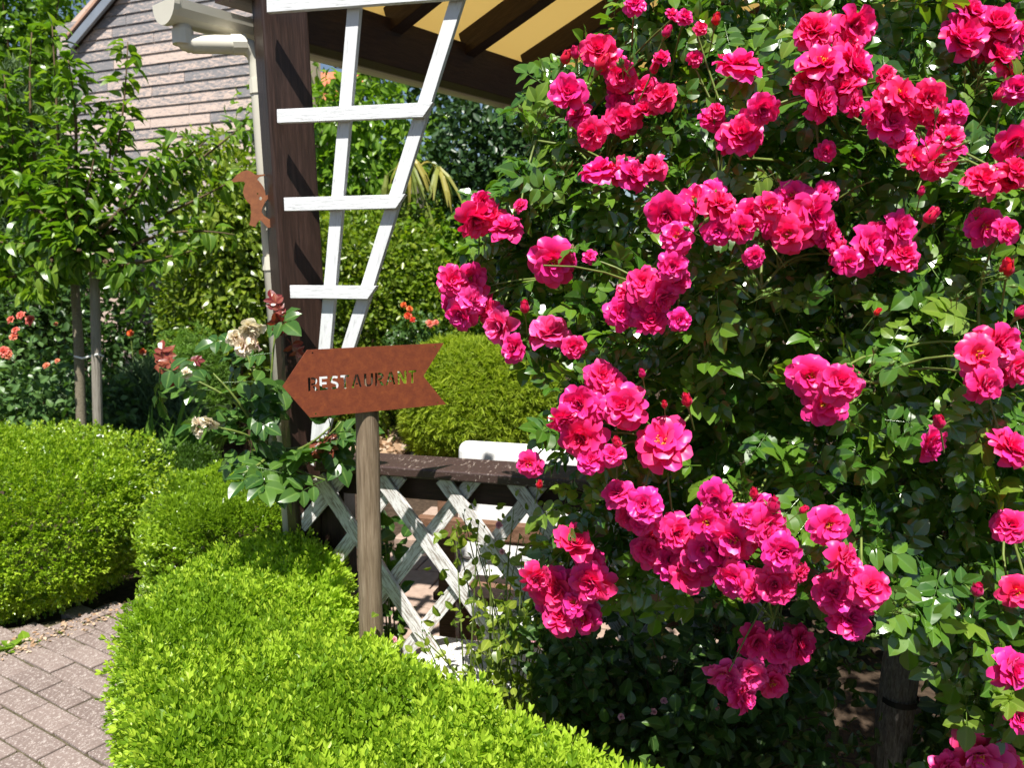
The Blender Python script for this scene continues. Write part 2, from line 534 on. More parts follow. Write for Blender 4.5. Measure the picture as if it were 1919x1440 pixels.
T_SMALL = (np.array([(0, 0, 0), (-.26, .38, .09), (-.23, .74, .08), (0, 1, -.02), (.23, .74, .08), (.26, .38, .09)], float),
           np.array([[0, 5, 4, 3], [0, 3, 2, 1]]), np.zeros(6))
T_BROAD = leaf_rows([(0, .03), (.3, .26), (.66, .24), (1, .01)], 0.35, 0.25)
T_PEAR = leaf_rows([(0, .02), (.2, .22), (.48, .30), (.78, .20), (1, .01)], 0.5, 0.55)
T_ROSE = leaf_rows([(0, .03), (.13, .22), (.36, .34), (.6, .32), (.83, .18), (1, .005)], 0.30, 0.22, 0.10)
T_STRAP = leaf_rows([(0, .05), (.35, .05), (.7, .04), (1, .005)], 0.4, 0.5)


def merge(parts):
    mb = MB()
    for v, q, t in parts: mb.add(v, q, t)
    return mb.arrays()


def rot(axis, a):
    return np.array(Matrix.Rotation(a, 3, Vector(axis)))


def place(T, M3, off, s=1.0, dt=0.0):
    return (T[0] * s) @ M3.T + np.asarray(off), T[1], T[2] + dt


T_BOX = (T_SMALL[0] * np.array([.80, 1, 1]), T_SMALL[1], T_SMALL[2])


def box_sprig(seed):
    r = random.Random(seed)
    parts = []
    for i in range(4):
        y = 0.10 + 0.26 * i
        for k in (0, 1):
            a = math.pi * k + (math.pi / 2) * (i % 2) + r.uniform(-.3, .3)
            tilt = R(52 - 11 * i) + r.uniform(-.15, .15)       # from the shoot axis
            m = rot((0, 1, 0), a) @ rot((0, 0, 1), -tilt)
            m = m @ rot((0, 1, 0), r.uniform(-.4, .4))
            parts.append(place(T_BOX, m, (0, y, 0), 0.47 - 0.05 * i + r.uniform(-.03, .03), r.uniform(0, .22)))
    return merge(parts)


def rose_compound(seed, nl=5):
    r = random.Random(seed)
    parts = []
    v, q = tube([(0, 0, 0), (0, .3, -.01), (0, .62, -.05)], [.012, .010, .006], 4, False)
    parts.append((v, q, np.zeros(len(v))))
    ys = (.30, .56) if nl == 5 else (.22, .42, .6)
    for y in ys:
        for sgn in (-1, 1):
            m = rot((0, 0, 1), -sgn * (R(62) + r.uniform(-.2, .2))) @ rot((0, 1, 0), sgn * r.uniform(-.5, .25)) @ rot((1, 0, 0), r.uniform(-.35, .2))
            parts.append(place(T_ROSE, m, (sgn * .015, y, -.02), .36 * r.uniform(.85, 1.1), r.uniform(0, .12)))
    m = rot((0, 0, 1), r.uniform(-.25, .25)) @ rot((1, 0, 0), r.uniform(-.5, .15))
    parts.append(place(T_ROSE, m, (0, .62, -.05), .44, r.uniform(0, .12)))
    return merge(parts)


SPRIGS = [box_sprig(i) for i in range(3)]
ROSES = [rose_compound(i, 5 if i % 3 else 7) for i in range(6)]


def thuja_spray(seed):
    r = random.Random(seed)
    parts = []
    for i in range(7):
        a = r.uniform(-.9, .9)
        m = rot((0, 0, 1), a) @ rot((0, 1, 0), r.uniform(-1, 1)) @ rot((1, 0, 0), r.uniform(-.4, .4))
        T = leaf_rows([(0, .03), (.5, .06), (1, .01)], 0.3, 0.2)
        parts.append(place(T, m, (0, abs(a) * .1 + .15 * r.random(), 0), r.uniform(.55, 1), r.uniform(0, .2)))
    return merge(parts)


THUJA = thuja_spray(1)


def wob(p, seed, freq):
    "smooth pseudo noise in about -1..1"
    g = np.random.default_rng(seed)
    s = np.zeros(len(p))
    for k in range(7):
        w = norm(g.normal(size=(1, 3)))[0] * freq * (0.6 + 0.9 * g.random())
        s += np.sin(p @ w + g.random() * 6.28)
    return s / 3.2


def sphere_dirs(rng, n):
    return norm(rng.normal(size=(n, 3)))


def in_poly(x, y, poly):
    ins = np.zeros(len(x), bool)
    j = len(poly) - 1
    for i in range(len(poly)):
        xi, yi = poly[i]; xj, yj = poly[j]
        c = ((yi > y) != (yj > y)) & (x < (xj - xi) * (y - yi) / (yj - yi + 1e-12) + xi)
        ins ^= c
        j = i
    return ins


def bush(name, label, cat, c, r, n, size, T, mat, seed, lump=0.16, freq=4.0, shell=0.4, power=2.0, up=0.35, droop=0.0, rnd=0.7,
         group=None, stem=True, cut=None, smin=0.7, out=0.6):
    "a shrub: foliage spread through the outer part of a lumpy rounded volume, on a few stems"
    rng = np.random.default_rng(seed)
    th = thing(name, label, cat, group, (c[0], c[1], 0))
    u = sphere_dirs(rng, n)
    k = (np.sum(np.abs(u) ** power, 1)) ** (-1 / power)          # superellipsoid radius
    k = k * (1 + lump * wob(u * 1.0, seed + 5, freq)) * (1 - shell * rng.random(n) ** 1.6)
    p = u * k[:, None] * np.array(r)
    nr = norm(u / np.array(r))
    keep = p[:, 2] + c[2] > 0.03
    if cut is not None: keep &= cut(p + np.array(c))
    p, nr = p[keep], nr[keep]
    m = len(p)
    w = p + np.array([0, 0, c[2]])
    d = nr * out + rng.normal(size=(m, 3)) * rnd * .8 + np.array([0, 0, -droop])
    nn = nr * .6 + rng.normal(size=(m, 3)) * rnd * .7 + np.array([0, 0, up])
    s = size * (smin + (1.15 - smin) * rng.random(m))
    scatter_obj('foliage', T, w, d, nn, s, mat, th, seed + 1)
    if stem:
        for i in range(5):
            mb = MB()
            a = rng.random() * 6.28
            e = np.array([math.cos(a) * r[0] * .5, math.sin(a) * r[1] * .5, c[2] + r[2] * (.1 + .4 * rng.random())])
            v, q = tube(bez((math.cos(a) * .05, math.sin(a) * .05, -.03), (e[0] * .3, e[1] * .3, e[2] * .6), e), np.linspace(.018, .006, 7))
            mb.add(v, q)
            mb.build('stem', M['twig'], th)
    return th


# ================================================================== the ground
gv, gq = [], []
G = 24
for j in range(G + 1):
    for i in range(G + 1):
        x, y = -45 + 90 * i / G, -20 + 90 * j / G
        gv.append((x, y, -0.012))
for j in range(G):
    for i in range(G):
        a = j * (G + 1) + i
        gq.append([a, a + 1, a + G + 2, a + G + 1])
tag(link('ground', quad_mesh('ground', np.array(gv), np.array(gq), M['soil'])), kind='structure')

# ---- path of pink pavers in running bond
pth = thing('path', None, None)
pth['kind'] = 'structure'
A = np.array([.85, -.527, 0]); B = np.array([.527, .85, 0]); O = np.array([-1.615, 2.58, 0.0])
path_poly = [(-3.6, 1.0), (-.70, .2), (-.55, 1.3), (-.80, 1.75), (-.98, 2.2), (-.95, 2.9), (-1.10, 3.7), (-1.45, 3.78), (-1.74, 3.42), (-1.94, 3.22), (-2.18, 3.10), (-3.6, 2.81)]
pv_mesh = []
for k in range(4):
    r = random.Random(k)
    v, q = box((0, 0, 0), (1, 0, 0), (0, 1, 0), (0, 0, 1), (-.0968, -.0468, -.05), (.0968, .0468, .0))
    v[:, :2] += np.array([[r.uniform(-.002, .002), r.uniform(-.002, .002)] for _ in range(8)])
    pv_mesh.append(quad_mesh('paver', v, q, M['paver']))
rng = random.Random(3)
for j in range(-22, 16):
    for i in range(-14, 12):
        c = O + A * ((i + .5 * (j % 2)) * .2016) + B * (j * .1012)
        if not in_poly(np.array([c[0]]), np.array([c[1]]), path_poly)[0]: continue
        px = 960 + F * c[0] / max(.3, c[1])
        if c[1] < 1.3 or px < -700: continue
        o = link('paver', pv_mesh[rng.randrange(4)], pth)
        o.location = (c[0], c[1], rng.uniform(-.0035, .0025) + .03)
        o.rotation_euler = (rng.uniform(-.012, .012), rng.uniform(-.012, .012), math.atan2(A[1], A[0]) + rng.uniform(-.012, .012))
        bevel_obj(o, .004, 2)
v = [(x, y, 0.022) for x, y in path_poly]
me = bpy.data.meshes.new('joint_sand'); me.from_pydata(v, [], [list(range(len(v)))])
me.materials.append(plain('joint_sand', (0.085, 0.075, 0.045), 0.95, 0.1, 0.5, 60, 0.6))
link('joint_sand', me, pth)
# moss growing in the joints
rg = np.random.default_rng(11)
mp = []
for _ in range(190):
    j = rg.integers(-14, 10); t = rg.uniform(-2.0, 2.0)
    c = O + A * t + B * ((j + .5) * .1012)
    if in_poly(np.array([c[0]]), np.array([c[1]]), path_poly)[0]:
        k = rg.integers(4, 22)
        mp.append(c + np.c_[rg.normal(size=k)[:, None] * .02 * A[None] + rg.normal(size=k)[:, None] * .003 * B[None]])
mp = np.concatenate(mp); mp[:, 2] = .026
scatter_obj('moss', T_SMALL, mp, rg.normal(size=mp.shape) * .6 + [0, 0, .6], rg.normal(size=mp.shape), .008, M['privet'], pth, 5)

# ---- terrace behind the fence, laid with slabs
ter = thing('terrace', None, None); ter['kind'] = 'structure'
uD = np.array([math.cos(R(15)), -math.sin(R(15)), 0]); nD = np.array([math.sin(R(15)), math.cos(R(15)), 0])     # along the fence, and away behind it
FO = P(700, 875, 2.28); FO[2] = 0
sm = []
for k in range(3):
    v, q = box((0, 0, 0), (1, 0, 0), (0, 1, 0), (0, 0, 1), (-.145, -.095, -.06), (.145, .095, 0))
    sm.append(quad_mesh('slab', v, q, M['slab']))
for j in range(0, 11):
    for i in range(-2, 4):
        c = FO + uD * ((i + .5 * (j % 2)) * .298) + nD * (.30 + j * .198)
        o = link('slab', sm[(i * 5 + j * 3) % 3], ter)
        o.location = (c[0], c[1], .06 + rng.uniform(-.003, .003)); o.rotation_euler = (0, 0, -R(15))
        bevel_obj(o, .004, 1)

# ================================================================== house with worn pink cladding
hs = thing('cladded_house', 'house gable clad in worn pink and grey boards with a grey shutter', 'house')
wu = np.array([math.cos(R(22)), -math.sin(R(22)), 0]); wn_ = np.array([-math.sin(R(22)), -math.cos(R(22)), 0])
HO = P(300, 200, 9.0); HO[2] = 0
zrow = 0.118


def wallpt(px, py):
    return Pplane(px, py, HO, wn_)


def wall_sz(px, py):
    q = wallpt(px, py); return np.dot(q - HO, wu), q[2]


s_left, _ = wall_sz(128, 300)
s_right, _ = wall_sz(575, 200)
g0 = wall_sz(140, 62); g1 = wall_sz(196, -5)
slope = (g1[1] - g0[1]) / (g1[0] - g0[0])
ztop = 6.2
bd_cache = {}
rr = random.Random(21)
z = 2.02
while z < ztop:
    s = s_left
    if z > g0[1]: s = max(s, g0[0] + (z - g0[1]) / slope + .06)
    s -= 0.0
    first = True
    while s < s_right:
        L = rr.choice([.9, 1.2, 1.5, 1.9])
        if first: L *= rr.uniform(.3, 1); first = False
        L = min(L, s_right - s)
        if L < .08: break
        v, q = box((0, 0, 0), (1, 0, 0), (0, 1, 0), (0, 0, 1), (0.004, 0, 0), (L - .004, .02, zrow + .012))
        v[:4, 1] += .016; v[4:, 1] += .001          # each board leans out over the one below
        o = link('cladding_board', quad_mesh('cladding_board', v, q, M['clad']), hs)
        c = HO + wu * s
        # local x along the wall, y outwards
        o.matrix_local = Matrix(((wu[0], wn_[0], 0, c[0]), (wu[1], wn_[1], 0, c[1]), (0, 0, 1, z), (0, 0, 0, 1)))
        s += L
    z += zrow
# the wall body behind the boards
v = []
for off in (-.005, -.25):
    for s, zz in ((s_left, 0), (s_right + .02, 0), (s_right + .02, ztop), (g0[0] + (ztop - g0[1]) / slope, ztop), (s_left, g0[1])):
        v.append(HO + wu * s + wn_ * off + np.array([0, 0, zz]))
me = bpy.data.meshes.new('wall')
me.from_pydata([tuple(a) for a in v], [], [[0, 1, 2, 3, 4], [9, 8, 7, 6, 5]] + [[i, i + 5, (i + 1) % 5 + 5, (i + 1) % 5] for i in range(5)])
me.materials.append(M['render']); link('wall', me, hs)
# roof edge
a = HO + wu * (g0[0] - .06) + np.array([0, 0, g0[1] - .06 * slope]); b = HO + wu * (g0[0] + (ztop - g0[1]) / slope) + np.array([0, 0, ztop])
perp = np.cross(wn_, norm(b - a))
beam('barge_board', a + wn_ * .03 + perp * .0, b + wn_ * .03, .035, .075, M['fascia'], hs, wn_)
beam('soffit', a - perp * .07 + wn_ * .06, b - perp * .07 + wn_ * .06, .10, .03, M['beam_wood'], hs, wn_)
beam('roof', a - perp * .15 + wn_ * -1.44, b - perp * .15 + wn_ * -1.44, 3.0, .09, M['beam_wood'], hs, wn_)
beam('verge_flashing', a - perp * .15 + wn_ * .09, b - perp * .15 + wn_ * .09, .04, .10, M['zinc'], hs, wn_)
# grey roller shutter over a dark opening
sh0, zt = wall_sz(222, 385); sh1, zb = wall_sz(372, 452)
hz = (zt - zb) / 9
shp = link('window', quad_mesh('window', *box(HO, wu, wn_, (0, 0, 1), (sh0, .005, .6), (sh1, .02, zt + .02)), M['void']), hs)
for i in range(9):
    v, q = box(HO, wu, wn_, (0, 0, 1), (sh0, .05, zb + i * hz + .006), (sh1, .07, zb + (i + 1) * hz))
    v[4:, 1] += 0
    link('shutter_slat', quad_mesh('shutter_slat', v, q, M['shutter']), shp)
link('shutter_rail', quad_mesh('shutter_rail', *box(HO, wu, wn_, (0, 0, 1), (sh0 - .02, .045, zb - .05), (sh1 + .02, .09, zb)), M['zinc']), shp)

# ---- second house: an orange tiled roof glimpsed behind the garden
h2 = thing('tiled_house', 'far house with an orange clay tile roof behind the palm', 'house')
c0 = P(585, 150, 15.0)
v, q = box((c0[0], c0[1], 0), (1, 0, 0), (0, 1, 0), (0, 0, 1), (-1.6, .9, 0), (.55, 4.5, c0[2] - .5))
link('wall', quad_mesh('wall', v, q, M['render']), h2)
tl = MB()
v, q = tube([(0, 0, 0), (0, .3, .20)], [.085, .075], 6)
tile_me = quad_mesh('roof_tile', v, q, M['tile'])
link('roof', quad_mesh('roof', *box((c0[0], c0[1] + .6, c0[2] - .75), (1, 0, 0), (0, .83, .555), (0, -.555, .83), (-1.8, 0, -.12), (.62, 3.0, -.02)), M['tile']), h2)
for i in range(-9, 4):
    for j in range(8):
        o = link('roof_tile', tile_me, h2)
        o.location = (c0[0] + i * .17 + rr.uniform(-.01, .01), c0[1] + .6 + j * .232, c0[2] - .75 + j * .155)

# ================================================================== background planting
# tall hedge closing the garden
hd = thing('tall_hedge', 'tall dark mixed hedge closing off the back of the garden', 'hedge', loc=(0, 11, 0))
rg = np.random.default_rng(31)
n = 26000
x = rg.uniform(-11, 7, n); zz = rg.uniform(0.05, 1, n) ** .9
hgt = 4.6 + np.where(x > -2, 2.2, 0) + 1.0 * np.sin(x * 1.3) + .5 * np.sin(x * 3.1 + 1)
hgt = np.where((x > -4.5) & (x < -2.2), np.minimum(hgt, 3.2), hgt)
zz = zz * hgt
y = rg.random(n) ** 1.5 * 1.2 + .35 * np.sin(x * 2.1 + zz) + .25 * np.sin(zz * 3 + x)
pos = np.c_[x, y, zz]
keep = ~((x < -3.0) & (x > -8.5) & (y + 11 < 11.9))
pos[:, 1] += np.where((x < -3.0), 2.2, 0)
scatter_obj('foliage', T_SMALL, pos, rg.normal(size=(n, 3)) + [0, -.4, -.1], rg.normal(size=(n, 3)) * .7 + [0, -.6, .6], .17 * (.6 + .6 * rg.random(n)), M['dark_hedge'], hd, 4)
for i in range(16):
    mb = MB()
    xx = -10.5 + i * 1.1
    y0 = (2.2 if xx < -3 else 0) + .6
    mb.add(*tube([(xx, y0, -.05), (xx + .1, y0, 1.2), (xx - .1, y0 + .1, 3.0)], [.07, .055, .02]))
    mb.build('stem', M['twig'], hd)

def tree(name, label, base, trunk_top, crown_c, crown_r, n, size, T, mat, seed, group=None, lump=.25, shell=.75):
    th = thing(name, label, 'tree', group, (base[0], base[1], 0))
    rg = np.random.default_rng(seed)
    b = np.array(base); off = np.array([base[0], base[1], 0])
    mb = MB()
    tt = np.array(trunk_top) - off
    mb.add(*tube(bez((0, 0, -.05), tt * [.3, .3, .5], tt, 9), np.linspace(.09, .05, 9), 8))
    mb.build('trunk', M['twig'], th)
    cc = np.array(crown_c) - off
    mb = MB()
    for i in range(12):
        e = cc + sphere_dirs(rg, 1)[0] * np.array(crown_r) * .75
        mb.add(*tube(bez(tt, (tt + e) / 2 + [0, 0, .15], e), np.linspace(.035, .008, 7), 5, False))
    mb.build('limb', M['twig'], th)
    u = sphere_dirs(rg, n)
    k = (1 + lump * wob(u, seed, 5)) * (1 - shell * rg.random(n) ** 1.7)
    p = cc + u * k[:, None] * np.array(crown_r)
    gap = wob(p, seed + 3, 7.0 / max(crown_r)) > -.45
    p, u2 = p[gap], u[gap]
    scatter_obj('crown', T, p, u2 * .5 + rg.normal(size=p.shape) * .7 + [0, 0, -.3], u2 * .4 + rg.normal(size=p.shape) * .6 + [0, 0, .5], size * (.7 + .5 * rg.random(len(p))), mat, th, seed)
    return th


q0 = P(20, 20, 13)
tree('broadleaf_tree', 'bright broadleaf tree rising behind the roof edge of the pink house', (q0[0], q0[1]), (q0[0], q0[1], 2.5), (q0[0], q0[1], q0[2] - .4), (1.5, 1.3, 2.0), 7000, .15, T_SMALL, M['laurel'], 41)
q0 = P(0, 190, 7.6)
bush('grey_conifer', 'soft grey green conifer behind the young pear tree', 'conifer', (q0[0], q0[1], 1.6), (.55, .5, 1.75), 9000, .15, THUJA, M['grey_leaf'], 42, .22, 6, .5, 2, .2, -.5, .5)
q0 = P(430, 520, 6.9)
bush('privet_shrub', 'tall yellow green privet beside the downpipe', 'shrub', (q0[0] + .05, q0[1], 1.15), (.62, .6, 1.35), 15000, .062, T_SMALL, M['privet'], 43, .26, 6, .5, 2.4, .4, 0, .7)
q0 = P(440, 330, 6.4)
bush('laurel_shrub', 'leafy bright green shrub in front of the pink cladding', 'shrub', (q0[0] - .02, q0[1], 1.7), (.42, .35, .80), 3400, .078, T_BROAD, M['privet'], 44, .3, 6, .7, 2, .3, .5, .7)
q0 = P(660, 480, 7.2)
bush('privet_shrub', 'broad olive green privet filling the gap behind the white trellis', 'shrub', (q0[0] + .1, q0[1], 1.05), (.95, .6, 1.15), 22000, .062, T_SMALL, M['privet'], 45, .22, 7, .45, 2.6, .4, 0, .7)
q0 = P(680, 250, 8.3)
bush('laurel_shrub', 'tall glossy bright green shrub under the pergola gutter', 'shrub', (q0[0] - .1, q0[1], 2.2), (1.1, .6, 1.5), 7500, .115, T_BROAD, M['laurel'], 46, .25, 6, .6, 2.4, .3, .6, .7)
q0 = P(930, 320, 8.0)
bush('ivy_clad_conifer', 'dark ivy coloured conifer right of the palm under the roof', 'conifer', (q0[0] + .2, q0[1], 1.7), (.85, .6, 1.9), 13000, .10, T_SMALL, M['ivy'], 47, .25, 8, .5, 2.4, .3, .2, .8)
q0 = P(800, 520, 7.6)
bush('laurel_shrub', 'mid green shrub below the yellowing palm fronds', 'shrub', (q0[0] + .05, q0[1], 1.1), (.55, .5, .95), 6000, .085, T_BROAD, M['laurel'], 48, .25, 6, .5, 2.2, .4, .2, .8)
q0 = P(880, 740, 6.35)
bush('round_thuja', 'rounded golden green thuja behind the rusty sign', 'conifer', (q0[0] + .12, q0[1], .46), (.66, .58, .51), 17000, .075, THUJA, M['thuja'], 49, .07, 7, .28, 2.4, .1, 0, .45)
q0 = P(350, 665, 6.2)
bush('pale_shrub', 'small rounded light green shrub at the foot of the privet', 'shrub', (q0[0], q0[1], .55), (.30, .3, .48), 5500, .05, THUJA, M['pale_shrub'], 50, .15, 7, .4, 2.2, .2, -.3, .5)
q0 = P(235, 760, 5.6)
bush('rosemary_bush', 'feathery grey green bush behind the grey stake', 'shrub', (q0[0] + .05, q0[1], .25), (.45, .4, .55), 5000, .11, THUJA, M['grey_leaf'], 51, .2, 6, .5, 2, .2, -.6, .5)
q0 = P(120, 560, 7.0)
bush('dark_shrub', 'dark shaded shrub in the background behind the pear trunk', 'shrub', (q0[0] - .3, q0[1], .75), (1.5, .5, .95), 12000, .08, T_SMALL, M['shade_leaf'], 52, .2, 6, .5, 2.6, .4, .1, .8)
q0 = P(330, 790, 5.0)
bush('strap_leaf_clump', 'clump of narrow yellow green strap leaves beside the grey bush', 'plant', (q0[0], q0[1], .05), (.22, .2, .42), 420, .30, T_STRAP, M['pale_shrub'], 53, .1, 4, .8, 2, .2, -.7, .4, stem=False)

# scarlet blooms in the far shrubs get their own little rose bushes further down (after blooms are defined)

# palm
q0 = P(775, 330, 7.4)
pal = thing('fan_palm', 'fan palm with hanging yellow fronds under the pergola gutter', 'palm', loc=(q0[0], q0[1], 0))
mb = MB(); mb.add(*tube([(.05, .1, -.05), (.03, .12, 1.0), (.0, .1, q0[2] + .05)], [.10, .09, .08], 8)); mb.build('trunk', M['bark'], pal)
rg = np.random.default_rng(8)
for i in range(11):
    a = rg.uniform(0, 6.28) if i > 5 else rg.uniform(3.4, 6.1)
    droopf = rg.uniform(-.9, .15) if i > 3 else rg.uniform(-1.5, -.8)
    tip = np.array([math.cos(a) * .26, math.sin(a) * .30, droopf * .34 + .1])
    base = np.array([0, .08, q0[2] + .02])
    mb = MB(); v, q = tube(bez(base, base + tip * .5 + [0, 0, .15], base + tip), .008, 4, False); mb.add(v, q)
    for k in range(16):
        f = (k - 7.5) / 7.5
        dirh = norm(np.array([tip[0], tip[1], 0]))
        side = np.array([-dirh[1], dirh[0], 0])
        d = dirh * math.cos(f * 1.35) * .35 + side * math.sin(f * 1.35) * (.34 if droopf < -.2 else .6) + np.array([0, 0, -1.0 if droopf < -.2 else -.4]) + rg.normal(size=3) * .07
        v, q, t = scatter(T_STRAP, np.array([base + tip]), np.array([d]), np.array([[0, -.4, 1.0]]), .42 * (1 - .25 * abs(f)), rg)
        v, q, t = v, q, np.full(len(v), .9 if i <= 3 else rg.uniform(0, .6))
        mb.add(v, q, t)
    mb.build('frond', M['palm'], pal)

# leaf litter on the ground beside the thuja
rg = np.random.default_rng(9)
n = 3800
pp = np.array([Pz(a, b) for a, b in zip(rg.uniform(620, 1010, n), rg.uniform(800, 880, n))]); pp[:, 2] = rg.uniform(.0, .03, n)
scatter_obj('leaf_litter', T_SMALL, pp, rg.normal(size=(n, 3)) * [1, 1, .25], rg.normal(size=(n, 3)) * .5 + [0, 0, 1], .085 * (.5 + rg.random(n)), M['chip'], None, 3)

# ================================================================== clipped box
def seg_dist(p, poly):
    "distance to the outline and outward normal of its nearest edge"
    best = np.full(len(p), 1e9); nrm = np.zeros((len(p), 2))
    area = sum(poly[i][0] * poly[(i + 1) % len(poly)][1] - poly[(i + 1) % len(poly)][0] * poly[i][1] for i in range(len(poly)))
    sg = 1 if area > 0 else -1
    for i in range(len(poly)):
        a, b = np.array(poly[i]), np.array(poly[(i + 1) % len(poly)])
        ab = b - a; t = np.clip(((p - a) @ ab) / (ab @ ab), 0, 1)
        dd = np.linalg.norm(p - (a + t[:, None] * ab), axis=1)
        nn = np.array([ab[1], -ab[0]]) * sg / np.linalg.norm(ab)
        m = dd < best
        best[m] = dd[m]; nrm[m] = nn
    return best, nrm


def smooth_poly(poly, it=2):
    p = np.array(poly, float)
    for _ in range(it):
        q = np.roll(p, -1, 0)
        p = np.stack([.75 * p + .25 * q, .25 * p + .75 * q], 1).reshape(-1, 2)
    return p


def box_hedge(name, label, poly, h, n_top, n_side, size, mat, seed, rnd=.09, hfun=None):
    poly = smooth_poly(poly)
    rg = np.random.default_rng(seed)
    c = poly.mean(0)
    th = thing(name, label, 'hedge', loc=(c[0], c[1], 0))
    lo, hi = poly.min(0), poly.max(0)
    k = int(n_top * 2.6)
    p = lo + (hi - lo) * rg.random((k, 2))
    p = p[in_poly(p[:, 0], p[:, 1], poly)][:n_top]
    e, nr = seg_dist(p, poly)
    hh = h + (hfun(p) if hfun is not None else 0) + .022 * wob(np.c_[p, p[:, 0] * 0], seed, 16) + .016 * wob(np.c_[p, p[:, 0] * 0], seed + 1, 48) + .012 * wob(np.c_[p, p[:, 0] * 0], seed + 12, 95)
    f = 1 - np.clip(e, 0, rnd) / rnd
    z = hh - rnd * (1 - np.sqrt(np.maximum(0, 1 - f * f)))
    N = np.c_[nr * f[:, None], np.sqrt(np.maximum(.02, 1 - f * f))]
    dep = .055 * rg.random(len(p)) ** 1.7
    pt = np.c_[p, z] - N * dep[:, None]
    # sides
    seg = np.roll(poly, -1, 0) - poly
    L = np.linalg.norm(seg, axis=1); cum = np.cumsum(L) / L.sum()
    idx = np.searchsorted(cum, rg.random(n_side))
    t = rg.random(n_side)
    q = poly[idx] + seg[idx] * t[:, None]
    _, nq = seg_dist(q, poly)
    zz = .03 + (h - rnd + (hfun(q) if hfun is not None else 0) - .02) * rg.random(n_side) ** .85
    bul = .03 * wob(np.c_[q, zz], seed + 2, 14) - .05 * np.clip(.18 - zz, 0, 1) / .18
    dep = .06 * rg.random(n_side) ** 1.7
    ps = np.c_[q + nq * (bul - dep)[:, None], zz]
    Ns = np.c_[nq, np.full(n_side, .15)]
    pos = np.r_[pt, ps]; N = norm(np.r_[N, Ns])
    pos[:, :2] -= c
    d = N * .8 + rg.normal(size=pos.shape) * .36 + [0, 0, .45]
    nn = rg.normal(size=pos.shape)
    s = size * (.7 + .5 * rg.random(len(pos)))
    pick = rg.integers(0, 3, len(pos))
    t0 = .18 + .22 * wob(pos, seed + 8, 11) + .12 * wob(pos, seed + 9, 37)
    s = s * (1 + .25 * np.clip(wob(pos, seed + 10, 60), 0, 1))
    vs, qs, ts, off = [], [], [], 0
    for a in range(3):
        m = pick == a
        v, qq, tt = scatter(SPRIGS[a], pos[m], d[m], nn[m], s[m], rg, .4, t0[m])
        vs.append(v); qs.append(qq + off); ts.append(tt); off += len(v)
    o = link('foliage', quad_mesh('foliage', np.concatenate(vs), np.concatenate(qs), mat, np.concatenate(ts)), th)
    o['kind'] = 'stuff'
    for i in range(14):
        mb = MB()
        a = poly[rg.integers(len(poly))] - c
        b0 = a * rg.uniform(.5, .9)
        mb.add(*tube(bez((b0[0], b0[1], -.03), (b0[0], b0[1], h * .5), (a[0] * .93, a[1] * .93, h * .8)), np.linspace(.011, .004, 7), 5, False))
        mb.build('stem', M['twig'], th)
    return th


def zp(px, py, z):
    q = Pz(px, py, z); return (q[0], q[1])


H1 = .62
near = [zp(235, 1150, H1), zp(215, 1200, H1), zp(238, 1290, H1), zp(262, 1440, H1), (-.60, 1.05), (-.45, .85), (.62, .85), (.42, 1.15),
        zp(1190, 1450, H1), zp(1050, 1385, H1), zp(900, 1300, H1), zp(770, 1235, H1), zp(690, 1190, H1), zp(648, 1140, H1), zp(655, 1085, H1), zp(610, 1040, H1),
        zp(520, 1012, H1), zp(440, 1018, H1), zp(380, 1045, H1), zp(300, 1095, H1)]
box_hedge('box_hedge', 'bright green low box hedge curving along the path below the sign', near, H1, 15500, 9500, .041, M['box'], 61, .10,
          hfun=lambda p: .075 * np.exp(-((p[:, 0] + .62) ** 2 + (p[:, 1] - 2.22) ** 2) / .035) - .09 * np.exp(-((p[:, 0] + .47) ** 2 + (p[:, 1] - 1.97) ** 2) / .022))
mid = [zp(275, 905, .6), zp(300, 1000, .6), (-1.52, 2.95), (-1.15, 2.75), (-.92, 2.95), zp(535, 935, .6), zp(545, 855, .6), zp(420, 870, .6)]
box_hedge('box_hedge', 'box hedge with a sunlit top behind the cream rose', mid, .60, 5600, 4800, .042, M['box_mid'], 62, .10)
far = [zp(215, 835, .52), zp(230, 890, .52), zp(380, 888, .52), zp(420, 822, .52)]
box_hedge('box_hedge', 'shade-coloured low box hedge at the back, behind the box dome', far, .47, 2200, 2200, .05, M['box_shaded'], 63, .08)

# big clipped box dome
rg = np.random.default_rng(64)
th = thing('box_dome', 'large clipped box dome on the far side of the path', 'hedge', loc=(-2.46, 3.64, 0))
n = 20000
u = sphere_dirs(rg, n); u[:, 1] = np.where(rg.random(n) < .75, -np.abs(u[:, 1]), u[:, 1])
pw = 2.9
k = (np.sum(np.abs(u) ** pw, 1)) ** (-1 / pw)
ra = np.array([.68, .60, .385])
k *= (1 + .030 * wob(u, 3, 7) + .02 * wob(u, 4, 17)) * (1 - .16 * rg.random(n) ** 1.7)
p = u * k[:, None] * ra + [0, 0, .365]
N = norm(np.sign(u) * np.abs(u) ** (pw - 1) / ra)
kp = p[:, 2] > .05
p, N = p[kp], N[kp]
d = N * .75 + rg.normal(size=p.shape) * .45 + [0, 0, .25]
vs, qs, ts, off = [], [], [], 0
pick = rg.integers(0, 3, len(p))
for a in range(3):
    m = pick == a
    v, qq, tt = scatter(SPRIGS[a], p[m], d[m], rg.normal(size=(m.sum(), 3)), .047 * (.7 + .5 * rg.random(m.sum())), rg, .75)
    vs.append(v); qs.append(qq + off); ts.append(tt); off += len(v)
tag(link('foliage', quad_mesh('foliage', np.concatenate(vs), np.concatenate(qs), M['box_mid'], np.concatenate(ts)), th), kind='stuff')
